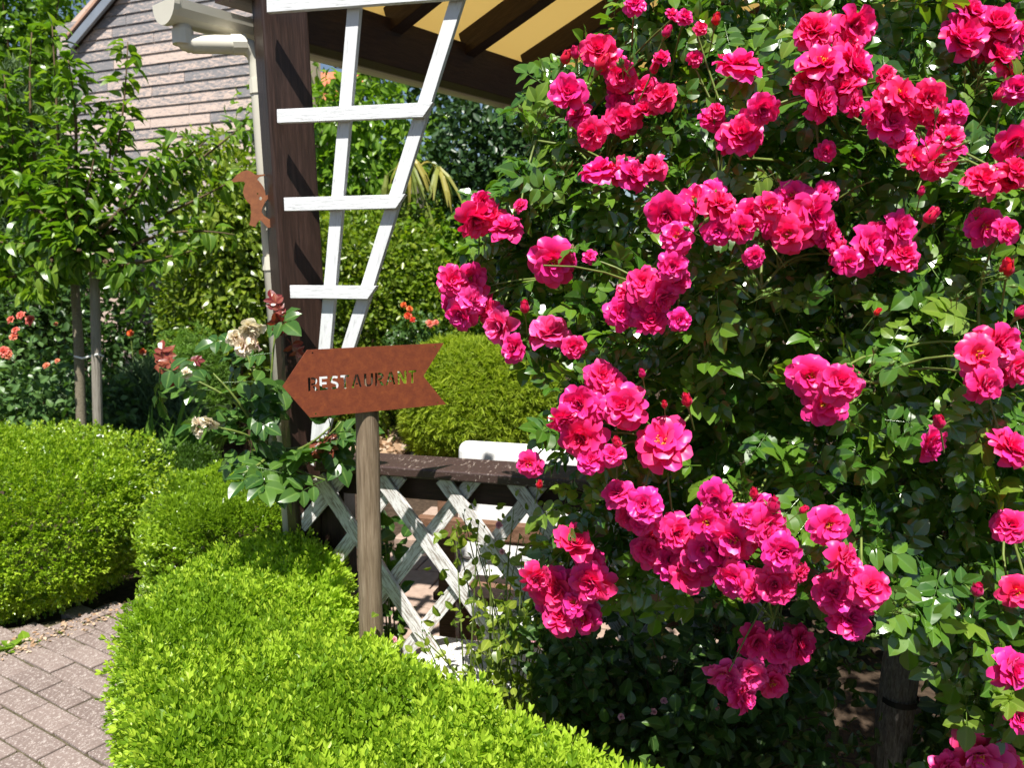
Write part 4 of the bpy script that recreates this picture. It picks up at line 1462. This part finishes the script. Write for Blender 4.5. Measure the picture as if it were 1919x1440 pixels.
def D0(px, py):
    px, py = np.asarray(px, float), np.asarray(py, float)
    t = np.clip((1750 - px) / 900, 0, 1.2)
    d = 1.16 + .42 * t ** 1.6 + .10 * ((py - 600) / 700) ** 2 + .035 * np.sin(px / 95 + py / 140) + .03 * np.sin(py / 75 - px / 160)
    d = d + .25 * np.clip((px - 1919) / 500, 0, 1) ** 2 + .10 * np.clip((py - 1150) / 300, 0, 1)
    return d


TR = P(1684, 1330, 1.80)
rb = thing('pink_rose_tree', 'big rose tree covered in hot pink blooms', 'rose', loc=(TR[0], TR[1], 0))
loc0 = np.array([TR[0], TR[1], 0])
rg = np.random.default_rng(71)
# trunk with tie
zc = 1.15
v, q = tube([(0.01, 0, -.05), (0, 0, .2), (-.004, .004, .5), (.004, 0, .8), (-.02, .01, zc), (-.05, -.02, 1.4)], [.042, .038, .037, .040, .034, .022], 12)
nzv = v + norm(v * [1, 1, 0]) * (.004 * wob(v, 3, 60))[:, None]
mbt = MB(); mbt.add(nzv, q); mbt.build('trunk', M['bark'], rb)
zt1 = P(1684, 1326, 1.76)[2]
v, q = tube([(0, 0, zt1 - .006), (0, 0, zt1 + .008)], [.0415, .0415], 16, False)
mbt = MB(); mbt.add(v, q); mbt.build('tie', M['black'], rb)

BL = [(1192, 5, 45), (1122, 92, 64), (1065, 172, 68), (1165, 142, 62), (1285, 30, 32), (1313, 52, 26), (1262, 25, 28), (1240, 108, 34), (1305, 108, 30), (1384, 115, 84), (1240, 178, 56),
      (1168, 225, 62), (1108, 250, 60), (1120, 315, 70), (1188, 325, 62), (1225, 312, 52), (1335, 220, 48), (1390, 248, 82), (1430, 207, 62), (1362, 268, 46), (1345, 205, 34),
      (1530, 55, 78), (1604, 50, 80), (1542, 112, 86), (1606, 118, 86), (1512, 150, 56), (1545, 190, 74), (1585, 162, 60), (1692, 172, 72), (1742, 185, 68), (1672, 228, 72), (1640, 212, 52), (1660, 140, 34),
      (1808, 70, 84), (1872, 45, 78), (1912, 62, 54), (1822, 18, 60), (1878, 105, 64), (1795, 208, 46), (1908, 165, 52), (1905, 270, 72), (1715, 292, 56), (1760, 302, 64), (1780, 256, 60), (1845, 335, 70), (1548, 285, 38), (1905, 318, 56),
      (1250, 405, 78), (1302, 372, 68), (1352, 380, 68), (1345, 432, 60), (1392, 425, 58), (1268, 442, 58), (1485, 365, 68), (1528, 402, 86), (1476, 440, 72), (1545, 358, 50), (1442, 388, 54), (1560, 440, 58),
      (1262, 500, 58), (1205, 530, 74), (1243, 560, 72), (1165, 588, 62), (1180, 545, 54), (1220, 598, 60), (1275, 600, 46), (1415, 482, 42),
      (1635, 460, 82), (1688, 430, 72), (1697, 478, 66), (1590, 490, 54), (1850, 425, 70), (1892, 430, 50),
      (893, 415, 72), (905, 378, 44), (950, 423, 66), (1038, 492, 86), (1106, 480, 28), (850, 525, 60), (884, 522, 56), (888, 562, 60), (862, 590, 64), (935, 610, 74), (962, 652, 54), (1032, 622, 76), (1075, 652, 46), (975, 385, 28),
      (1130, 706, 68), (1085, 757, 72), (1168, 762, 86), (1088, 822, 90), (1058, 790, 56), (1238, 826, 102), (990, 872, 50), (1148, 852, 46), (1160, 922, 62), (1207, 948, 72), (1108, 862, 56),
      (1520, 705, 78), (1577, 716, 78), (1545, 758, 78), (1838, 665, 76), (1876, 645, 86), (1908, 690, 70), (1850, 722, 70), (1746, 832, 74), (1900, 836, 80),
      (1340, 935, 64), (1270, 1000, 72), (1326, 980, 66), (1376, 1015, 84), (1442, 985, 78), (1466, 1036, 72), (1290, 1072, 78), (1376, 1090, 82), (1452, 1098, 78), (1430, 955, 56), (1400, 968, 48), (1215, 1032, 64),
      (1556, 985, 72), (1586, 1050, 70), (1565, 1112, 82), (1630, 1100, 74), (1596, 1158, 84), (1500, 1078, 46), (1416, 1112, 52), (1318, 1030, 60),
      (1078, 1015, 78), (1008, 1085, 58), (1044, 1106, 86), (1106, 1096, 86), (1050, 1156, 70), (1092, 1160, 64), (1075, 1130, 50),
      (1420, 1207, 68), (1502, 1205, 74), (1358, 1268, 68), (1410, 1265, 68), (1450, 1282, 60), (1396, 1306, 66), (1466, 1250, 38),
      (1895, 985, 68), (1908, 1112, 64), (1902, 1256, 78), (1914, 1348, 50), (1835, 1424, 110), (1778, 1444, 60), (1890, 1440, 70)]
# flowers half hidden between their neighbours knit each cluster together
n_seen = len(BL)
for i in range(n_seen):
    for j in range(i):
        a, b = BL[i], BL[j]
        if 50 < math.hypot(a[0] - b[0], a[1] - b[1]) < 92 and min(a[2], b[2]) > 50 and rg.random() < .62 and len(BL) < 250:
            BL.append(((a[0] + b[0]) / 2 + rg.normal() * 10, (a[1] + b[1]) / 2 + rg.normal() * 10, rg.uniform(48, 66)))
n_fill = len(BL)
# blooms beyond the frame, so the tree goes on
for _ in range(22): BL.append((rg.uniform(1960, 2280), rg.uniform(-300, 1300), rg.uniform(60, 84)))
for _ in range(14): BL.append((rg.uniform(1300, 1900), rg.uniform(-320, -60), rg.uniform(60, 84)))
order = sorted(range(len(BL)), key=lambda i: -(BL[i][2] if BL[i][0] < 1919 and BL[i][1] > 0 else 0))
split_set = set(order[:23])
bl_pos = []
for i, (px, py, dia) in enumerate(BL):
    d = float(D0(px, py)) - .05 + .018 * math.sin(i * 2.4) + (.028 if n_seen <= i < n_fill else 0)
    if 1330 < px < 1560 and py > 1180: d = 1.40
    loc = P(px, py, d)
    rad = dia / 2 / F * d * 1.20
    side = (px - 1500) / 1100
    nrm_ = np.array([side * .5 + rg.normal() * .46, -1.0 + rg.normal() * .12, .36 + rg.normal() * .45])
    if 1330 < px < 1560 and py > 1180: nrm_[2] -= .35
    kd = KINDS[(1, 2, 3, 5, 6, 1, 3, 6, 0, 4)[int(rg.integers(0, 10))]]
    if (px, py) in ((1384, 115), (1542, 112), (1692, 172), (1476, 440), (1376, 1015), (1556, 985), (888, 562), (884, 522), (1905, 270)): kd = KINDS[0] if i % 2 else KINDS[4]
    if (px, py) in ((1238, 826), (1038, 492), (1120, 315), (1442, 985)): kd = KINDS[0]
    if (px, py) in ((1088, 822), (1044, 1106), (1106, 1096), (1876, 645), (1528, 402)): kd = KINDS[1]
    if rg.random() < .05: kd = PALE[int(rg.integers(3))]
    put_bloom(kd, rb, loc - norm(nrm_) * rad * .25, nrm_, rad, rg.random() * 6.28, i in split_set)
    bl_pos.append(loc)
BUDS = [(1055, 110, 24), (1080, 102, 20), (1120, 122, 30), (1290, 750, 24), (1448, 946, 30), (1413, 924, 20), (1500, 954, 16), (1830, 1104, 26), (1886, 504, 30), (1735, 407, 28), (985, 577, 22), (1010, 908, 16),
        (1762, 790, 26), (1905, 586, 24), (1725, 360, 16), (1245, 62, 20), (1205, 700, 16), (1246, 758, 14), (1830, 400, 16), (1865, 180, 20), (1640, 585, 14), (1340, 40, 20), (1222, 130, 20), (1000, 640, 18), (1160, 830, 22)]
for px, py, s in BUDS:
    d = float(D0(px, py)) - .05
    nv = np.array([rg.normal() * .4, -.5, .9])
    o = put('bud', BUD[0], rb, P(px, py + s * .4, d), nv, s * 1.25 / F * d, rg.random() * 6)
    link('sepals', BUD[1], o)
GB = []
for cx, cy, k, sp in ((1310, 420, 6, 34), (1420, 540, 7, 36), (1640, 700, 9, 42), (1000, 230, 6, 34), (1610, 1180, 6, 26), (1180, 120, 5, 24), (1760, 270, 7, 46), (1440, 690, 5, 26), (1470, 330, 5, 30), (1690, 1130, 5, 28), (1830, 150, 5, 30), (1050, 320, 4, 24), (1850, 500, 6, 36), (1175, 300, 3, 22), (1340, 380, 3, 20), (1800, 560, 4, 26)):
    for _ in range(k): GB.append((cx + rg.normal() * sp * .6, cy + rg.normal() * sp * .5, rg.uniform(10, 15), cx, cy))
for px, py, s, cx, cy in GB:
    d = float(D0(cx, cy)) - .06
    nv = norm(np.array([(px - cx) / 40 + rg.normal() * .2, -.55, .55 - (py - cy) / 60]))
    put('green_bud', GBUD, rb, P(px, py, d), nv, s * 1.2 / F * d, rg.random() * 6)

# canes: from the head of the trunk out to the flower clusters
hub = np.array([TR[0] - .03, TR[1] - .02, 1.32])
targets = [(1040, 520), (900, 500), (1090, 800), (1230, 560), (1130, 180), (1380, 300), (1540, 180), (1700, 240), (1840, 120), (1490, 450), (1660, 500), (1850, 700), (1550, 760), (1380, 1040), (1070, 1100), (1600, 1110), (1420, 1260), (1900, 1000), (1830, 1400),
           (1240, 830), (1000, 260), (1310, 420), (1420, 540), (1640, 720), (1760, 850), (1880, 330), (2100, 400), (2150, 900), (1600, -200), (1900, -200)]
mbs = []
for i, (px, py) in enumerate(targets):
    e = P(px, py, float(D0(px, py)) + .03)
    midp = (hub + e) / 2 + np.array([0, .02, .28 - .1 * (py < 300)])
    b = bez(hub, midp, e, 12) + rg.normal(size=(12, 3)) * .006
    mb = MB(); mb.add(*tube(b - loc0, np.linspace(.0085, .0022, 12), 6)); mb.build('cane', M['cane'], rb, smooth=True)
    mbs.append(b)
# short flower stalks from the nearest cane to each bloom and a few side shoots
allc = np.concatenate([b[4:] for b in mbs])
st = MB()
for lp in bl_pos:
    k = np.argsort(np.linalg.norm(allc - lp, axis=1))[rg.integers(0, 3)]
    c = allc[k]
    if np.linalg.norm(c - lp) < .5:
        st.add(*tube(bez(c, (c + lp) / 2 + [0, .05, .02], lp + [0, .02, -.005], 6) - loc0, np.linspace(.0026, .0017, 6), 5, False))
for i in range(70):
    c = allc[rg.integers(len(allc))]; e = c + rg.normal(size=3) * [.10, .06, .10] + [0, -.05, .03]
    st.add(*tube(bez(c, (c + e) / 2 + [0, 0, .03], e, 5) - loc0, np.linspace(.0024, .0012, 5), 5, False))
o = st.build('flower_stalks', M['cane'], rb, smooth=True); o['kind'] = 'stuff'

# leaves
n = 11500
px = rg.uniform(820, 2350, n); py = rg.uniform(-380, 1480, n)
kp = in_poly(px, py, canopy); px, py = px[kp], py[kp]
dd_, _ = seg_dist(np.c_[px, py], canopy)
thick = .55 * np.clip(dd_ / 220, .16, 1)
dep = D0(px, py) + .03 + thick * rg.random(len(px)) ** 1.35
kp = rg.random(len(px)) < np.where(px > 1950, .5, 1) * np.where(py < -60, .5, 1)
px, py, dep = px[kp][:4600], py[kp][:4600], dep[kp][:4600]
# leaves in front of an open flower have been pushed aside by it, most of them
keepl = np.ones(len(px), bool)
for i, (bx2, by2, bd2) in enumerate(BL[:n_seen]):
    hit = (np.hypot(px - bx2, py - by2) < bd2 * .72) & (dep < float(D0(bx2, by2)) + .05) & (rg.random(len(px)) < .85)
    keepl &= ~hit
    if 1330 < bx2 < 1560 and by2 > 1180: keepl &= ~((np.hypot(px - bx2, py + 45 - by2) < 85) & (dep < 1.46))
px, py, dep = px[keepl], py[keepl], dep[keepl]
# some sprays reaching out in front, and a loose fringe at the edge
pos = Parr(px, py, dep)
side = (px - 1500) / 1100
nl = np.c_[side * .35, np.full(len(px), -.56), np.full(len(px), .78)] + rg.normal(size=(len(px), 3)) * .42
dl = rg.normal(size=(len(px), 3)) * [.9, .45, .8] + np.c_[side * .8, np.full(len(px), -.15), np.full(len(px), -.35)]
sl = .090 * rg.uniform(.68, 1.16, len(px))
depth_in = dep - D0(px, py)
vis = (px < 1930) & (py > -10) & (py < 1450)
front = np.argsort(np.where(vis, depth_in, 9))[:300]
isf = np.zeros(len(px), bool); isf[front] = True
leaf_me = [quad_mesh('leaf', T[0], T[1], M['rose_leaf'], T[2], 'tint', True) for T in ROSES]
yleaf_me = [quad_mesh('leaf', T[0], T[1], M['young_leaf'], T[2], 'tint', True) for T in ROSES]
for i in front:
    d = norm(dl[i]); z_ = norm(nl[i] - d * np.dot(nl[i], d)); x_ = np.cross(d, z_)
    k = int(rg.integers(6))
    o = link('leaf', (yleaf_me if rg.random() < .25 else leaf_me)[k], rb)
    p = pos[i] - loc0
    o.matrix_local = Matrix(((x_[0], d[0], z_[0], p[0]), (x_[1], d[1], z_[1], p[1]), (x_[2], d[2], z_[2], p[2]), (0, 0, 0, 1))) @ Matrix.Diagonal((sl[i],) * 3 + (1,))
rest = ~isf
vs, qs, ts, off = [], [], [], 0
pick = rg.integers(0, 6, len(px))
for a in range(6):
    m = rest & (pick == a)
    v, q, t = scatter(ROSES[a], pos[m] - loc0, dl[m], nl[m], sl[m], rg, 1.0)
    vs.append(v); qs.append(q + off); ts.append(t); off += len(v)
tag(link('foliage', quad_mesh('foliage', np.concatenate(vs), np.concatenate(qs), M['rose_leaf'], np.concatenate(ts), 'tint', True), rb), kind='stuff')

# ================================================================== low shrub roses under and beside the rose tree
def shrub_rose(name, label, region, Drange, n_stem, n_leaf, lsize, mat, seed, ground, stem_mat, flowers=(), fr=.012, petal_m='pale_pink', T=T_ROSE, buds=0):
    rg = np.random.default_rng(seed)
    g0 = np.array(ground)
    th = thing(name, label, 'rose', loc=(g0[0], g0[1], 0)); l0 = np.array([g0[0], g0[1], 0])
    ends = []
    reg = np.array(region)
    while len(ends) < n_stem:
        p_ = reg.min(0) + (reg.max(0) - reg.min(0)) * rg.random(2)
        if in_poly(p_[:1], p_[1:], region)[0]: ends.append(P(p_[0], p_[1], rg.uniform(*Drange)))
    mb = MB(); lp, ld = [], []
    for e in ends:
        b0 = g0 + np.array([rg.normal() * .06, rg.normal() * .05, -.02])
        b = bez(b0, b0 * .55 + e * .45 + [0, 0, .18], e, 12)
        mb.add(*tube(b - l0, np.linspace(.0042, .0012, 12), 5, False))
        for k in range(max(2, n_leaf // n_stem)):
            t_ = rg.uniform(.30, 1.0) ** .8
            c = b[min(11, int(t_ * 11.99))]
            lp.append(c + rg.normal(size=3) * .035); ld.append(rg.normal(size=3) * .8 + [0, -.1, .1])
    mb.build('stem', stem_mat, th, smooth=True)['kind'] = 'stuff'
    lp, ld = np.array(lp) - l0, np.array(ld)
    scatter_obj('foliage', T, lp, ld, rg.normal(size=lp.shape) * .6 + [0, -.4, .7], lsize * rg.uniform(.6, 1.2, len(lp)), mat, th, seed)
    kd = BloomKind(seed, 'cup', M[petal_m])
    for fx, fy, fd in flowers:
        put_bloom(kd, th, P(fx, fy, fd), (rg.normal() * .4, -.6, .7), fr * rg.uniform(.8, 1.2), rg.random() * 6)
    for k in range(buds):
        e = ends[k % len(ends)] + rg.normal(size=3) * .02
        put('green_bud', GBUD, th, e, (rg.normal() * .4, -.3, 1), .0075, 0)
    return th


g = Pz(1010, 1500, 0)
shrub_rose('shrub_rose', 'airy shrub rose with green buds and tiny pale pink flowers against the lattice', [(840, 950), (1040, 930), (1060, 1180), (1010, 1270), (830, 1260), (720, 1250), (700, 1210), (840, 1160)], (1.85, 2.08), 34, 640, .030, M['privet'], 81,
           (-.03, 1.88, 0), M['cane'], [(936, 985, 1.95), (942, 1035, 1.95), (690, 1243, 1.85), (765, 1246, 1.85), (740, 1200, 1.86), (668, 1245, 1.84), (1000, 1200, 1.9)], .011, buds=60)
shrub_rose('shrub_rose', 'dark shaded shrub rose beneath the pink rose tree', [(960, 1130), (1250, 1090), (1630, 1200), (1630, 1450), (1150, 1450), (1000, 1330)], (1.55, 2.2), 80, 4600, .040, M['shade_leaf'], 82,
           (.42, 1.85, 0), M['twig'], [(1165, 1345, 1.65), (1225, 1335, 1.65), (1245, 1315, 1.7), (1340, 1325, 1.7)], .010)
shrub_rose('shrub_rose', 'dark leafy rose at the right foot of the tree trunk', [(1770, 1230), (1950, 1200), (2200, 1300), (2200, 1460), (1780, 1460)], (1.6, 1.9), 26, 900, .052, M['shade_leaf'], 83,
           (1.05, 1.85, 0), M['cane'])
shrub_rose('shrub_rose', 'dark leafed rose seen through the lattice behind the sign pole', [(700, 950), (790, 960), (780, 1060), (690, 1080)], (2.45, 2.62), 9, 110, .06, M['cream_leaf'], 84,
           (-.42, 2.52, 0), M['cane'])

# ================================================================== cream rose beside the post
cb = Py(583, 1045, 2.34)
cr_ = thing('cream_rose', 'cream rose with large dark leaves and red young shoots beside the post', 'rose', loc=(cb[0], cb[1], 0)); l0 = np.array([cb[0], cb[1], 0])
rg = np.random.default_rng(85)
cream_me = [quad_mesh('leaf', T[0], T[1], M['cream_leaf'], T[2], 'tint', True) for T in ROSES]
red_me = [quad_mesh('leaf', T[0], T[1], M['red_leaf'], T[2], 'tint', True) for T in ROSES]
tops = [((510, 800), (455, 640), 2.10), ((500, 760), (520, 590), 2.14), ((470, 800), (375, 800), 2.0), ((480, 740), (300, 690), 2.05), ((560, 860), (620, 800), 2.08), ((480, 780), (400, 700), 2.02), ((520, 860), (430, 900), 2.0), ((540, 880), (610, 900), 2.05), ((600, 850), (640, 790), 2.1)]
branches = []
root = Py(580, 1050, 2.34) - l0
fork = Py(512, 850, 2.28) - l0
mb = MB(); v, q = tube(np.r_[[np.array([.03, 0, -.03])], bez(root, Py(548, 950, 2.33) - l0, fork, 8)], np.linspace(.0105, .008, 9), 8); mb.add(v, q); mb.build('cane', M['cane'], cr_, smooth=True)
for a, b, d in tops:
    d += .10
    e = P(*b, d) - l0
    br = bez(fork + rg.normal(size=3) * .01, P(*a, d) - l0, e, 10); branches.append((br, d))
    mb = MB(); mb.add(*tube(br, np.linspace(.0065, .0022, 10), 6)); mb.build('cane', M['cane'], cr_, smooth=True)


def put_leaf(me, parent, p, d, nn, s):
    d = norm(d); z_ = norm(nn - d * np.dot(nn, d)); x_ = np.cross(d, z_)
    o = link('leaf', me, parent)
    o.matrix_local = Matrix(((x_[0], d[0], z_[0], p[0]), (x_[1], d[1], z_[1], p[1]), (x_[2], d[2], z_[2], p[2]), (0, 0, 0, 1))) @ Matrix.Diagonal((s, s, s, 1))
    return o


for br, d in branches:
    for k in range(6):
        p = br[int(rg.integers(2, 10))]
        put_leaf(cream_me[int(rg.integers(6))], cr_, p, rg.normal(size=3) * [.8, .5, .4] + [0, -.15, -.15], rg.normal(size=3) * .35 + [0, -.55, .8], rg.uniform(.115, .165))
for px, py, k in ((528, 590, 4), (535, 625, 5), (290, 690, 3), (345, 685, 3), (610, 800, 3), (300, 660, 1)):
    for _ in range(k):
        put_leaf(red_me[int(rg.integers(6))], cr_, P(px + rg.normal() * 8, py + rg.normal() * 8, 2.2) - l0, rg.normal(size=3) * [.7, .4, .8], rg.normal(size=3) * .5 + [0, -.6, .6], rg.uniform(.05, .085))
ck = [BloomKind(300, 'open', M['cream']), BloomKind(301, 'cup', M['cream'])]
for i, (px, py, s) in enumerate(((440, 634, 34), (472, 612, 48), (458, 648, 44), (483, 640, 38), (375, 800, 40), (395, 790, 36), (350, 700, 22))):
    put_bloom(ck[i % 2], cr_, P(px, py, 2.03), (rg.normal() * .5, -.5, .1 - .6 * (i % 2)), s / 2 / F * 2.05 * 1.15, rg.random() * 6)

# ================================================================== young pear tree with its stake
pt = Py(155, 790, 4.55); pear = thing('pear_tree', 'young pear tree with drooping glossy leaves tied to a stake', 'tree', loc=(pt[0], pt[1], 0)); l0 = np.array([pt[0], pt[1], 0])
rg = np.random.default_rng(91)
tk = [Py(158, 900, 4.55), Py(153, 790, 4.55), Py(148, 650, 4.55), Py(140, 520, 4.56), Py(130, 420, 4.58)]
tk = np.array([[pt[0] + .01, pt[1], -.05]] + tk) - l0
mb = MB(); mb.add(*tube(tk, [.034, .030, .029, .027, .024, .018], 10)); mb.build('trunk', M['pear_bark'], pear, smooth=True)
head = tk[-1]
lim = [((115, 380), (110, 250), (98, 40), 4.5), ((170, 400), (232, 330), (240, 78), 4.45), ((90, 400), (20, 330), (8, 140), 4.5), ((200, 440), (300, 330), (330, 240), 4.4), ((210, 500), (290, 490), (360, 470), 4.35), ((230, 430), (330, 400), (450, 330), 4.5),
       ((80, 450), (30, 470), (-40, 440), 4.45), ((60, 500), (10, 540), (-20, 500), 4.5), ((140, 420), (170, 360), (180, 270), 4.3), ((250, 460), (330, 420), (440, 440), 4.45), ((60, 380), (-20, 300), (-60, 200), 4.5), ((240, 400), (290, 350), (390, 260), 4.55),
       ((100, 480), (90, 520), (60, 560), 4.3), ((180, 470), (230, 520), (270, 560), 4.4), ((120, 430), (60, 400), (40, 330), 4.3), ((200, 420), (260, 360), (285, 300), 4.3), ((130, 440), (120, 380), (130, 300), 4.25), ((300, 350), (380, 300), (455, 235), 4.6), ((150, 470), (130, 470), (100, 430), 4.2),
       ((70, 330), (50, 200), (60, 60), 4.6), ((140, 330), (150, 220), (128, 110), 4.35), ((30, 360), (-10, 250), (-30, 90), 4.5), ((190, 380), (215, 300), (205, 190), 4.5)]
lp, ld, lz = [], [], []
for a, b, c, d in lim:
    k0, k1, k2 = P(*a, d) - l0, P(*b, d) - l0, P(*c, d) - l0
    s_ = tk[-2] * .5 + tk[-1] * .5
    br = np.r_[bez(s_, (s_ + k0) / 2 + [0, 0, .02], k0, 5)[:-1], bez(k0, k1, k2, 14)]
    mb = MB(); mb.add(*tube(br, np.linspace(.014, .003, len(br)), 6)); mb.build('branch', M['twig'], pear, smooth=True)
    L = len(br)
    for _ in range(150 if c[1] < 180 else 84):
        t_ = rg.uniform(.12, 1.0); i0 = t_ * (L - 1); i1 = int(min(L - 2, i0)); p = br[i1] + (br[i1 + 1] - br[i1]) * (i0 - i1)
        ax = norm(br[i1 + 1] - br[i1])
        w = rg.normal(size=3); w -= ax * np.dot(w, ax); w = norm(w)
        wide = .014 + (.08 * (1 - t_) + .025) * rg.random()
        lp.append(p + w * wide); ld.append(w * .8 + ax * .4 + np.array([0, 0, -.3]) + rg.normal(size=3) * .35); lz.append(w * -.1 + ax * .4 + np.array([0, -.15, .75]) + rg.normal(size=3) * .3)
lp, ld, lz = np.array(lp), np.array(ld), np.array(lz)
ls = .092 * rg.uniform(.6, 1.12, len(lp))
pear_me = quad_mesh('leaf', T_PEAR[0], T_PEAR[1], M['pear_leaf'], T_PEAR[2], 'tint', True)
near_ = np.argsort(lp[:, 1] - ls * 3)[:300]
isn = np.zeros(len(lp), bool); isn[near_] = True
for i in near_: put_leaf(pear_me, pear, lp[i], ld[i], lz[i], ls[i])
scatter_obj('foliage', T_PEAR, lp[~isn], ld[~isn], lz[~isn], ls[~isn], M['pear_leaf'], pear, 92)
sk = thing('tree_stake', 'grey weathered wooden stake beside the pear trunk', 'stake')
a, b = Py(184, 800, 4.47), Py(177, 492, 4.47)
dn = norm(a - b); a = b + dn * ((b[2] + .05) / -dn[2])
mb = MB(); mb.add(*tube([a, (a + b) / 2, b], .027, 12)); mb.build('shaft', M['stake'], sk)
v, q = tube([Py(140, 668, 4.53), Py(155, 672, 4.51), Py(185, 664, 4.43), Py(194, 668, 4.47)], .006, 6); mb = MB(); mb.add(v, q); mb.build('tie', M['fabric'], sk)

# ================================================================== salmon rose bush and far scarlet roses
so = P(60, 720, 4.9)
ob = bush('salmon_rose', 'rose bush with salmon orange flower clusters behind the box dome', 'rose', (so[0], so[1], .55), (.50, .42, .52), 2600, .055, T_ROSE, M['blue_leaf'], 95, .25, 5, .6, 2.2, .5, 0, .7)
ok_ = [BloomKind(310, 'cup', M['orange']), BloomKind(311, 'full', M['orange'])]
rg = np.random.default_rng(96)
for i, (px, py, s) in enumerate(((22, 600, 16), (40, 592, 18), (58, 600, 20), (30, 620, 15), (28, 632, 18), (8, 660, 24), (88, 686, 13), (108, 677, 10), (105, 608, 9), (14, 666, 18), (60, 606, 14))):
    put_bloom(ok_[i % 2], ob, P(px, py, 4.42), (rg.normal() * .4, -.7, .6), s / 2 / F * 4.42 * 1.15, rg.random() * 6)
fr_ = bush('scarlet_rose', 'far rose bush with small scarlet and pink flowers above the thuja', 'rose', tuple(P(775, 610, 6.55)[:2]) + (.75,), (.30, .22, .42), 1500, .05, T_ROSE, M['shade_leaf'], 97, .2, 5, .6)
sk_ = [BloomKind(320, 'cup', M['scarlet']), BloomKind(321, 'full', M['orange'])]
for i, (px, py, s) in enumerate(((757, 572, 12), (768, 580, 13), (765, 592, 15), (774, 600, 12), (806, 607, 16), (817, 605, 11))):
    put_bloom(sk_[i // 4], fr_, P(px, py, 6.25), (rg.normal() * .4, -.8, .5), s / 2 / F * 6.25 * 1.15, rg.random() * 6)
for px, py, d in ((245, 625, 5.9), (268, 660, 5.7)):
    q0 = P(px, py, d)
    s_ = thing('orange_flower', 'single orange flower on a thin stem in the shade behind the stake', 'flower', 'single orange flowers behind the stake', (q0[0], q0[1], 0))
    mb = MB(); mb.add(*tube([(0, .02, -.02), (.01, .01, q0[2] * .5), (0, 0, q0[2])], .004)); mb.build('stem', M['cane'], s_)
    put_bloom(sk_[0], s_, q0, (0, -.8, .5), .03, 0)

q0 = P(1640, 760, 3.0)
bush('dark_shrub', 'added dark shrub blocking light behind the pink rose tree', 'shrub', (q0[0] + .35, q0[1] + .25, 1.0), (1.15, .45, 1.35), 9000, .085, T_SMALL, M['dark_hedge'], 98, .12, 5, .4, 3, .3, .1, .8)  # added shrub, blocks light so the gaps in the canopy go dark

# dry litter along the foot of the box dome
rg = np.random.default_rng(99)
n = 260
pp = np.array([Pz(a, 1238 - a * .37 + rg.normal() * 9) for a in rg.uniform(-40, 235, n)]); pp[:, 2] = rg.uniform(.03, .036, n)
scatter_obj('leaf_litter', T_SMALL, pp, rg.normal(size=(n, 3)) * [1, 1, .25], rg.normal(size=(n, 3)) * .5 + [0, 0, 1], .016 * (.5 + rg.random(n)), M['chip'], None, 3)
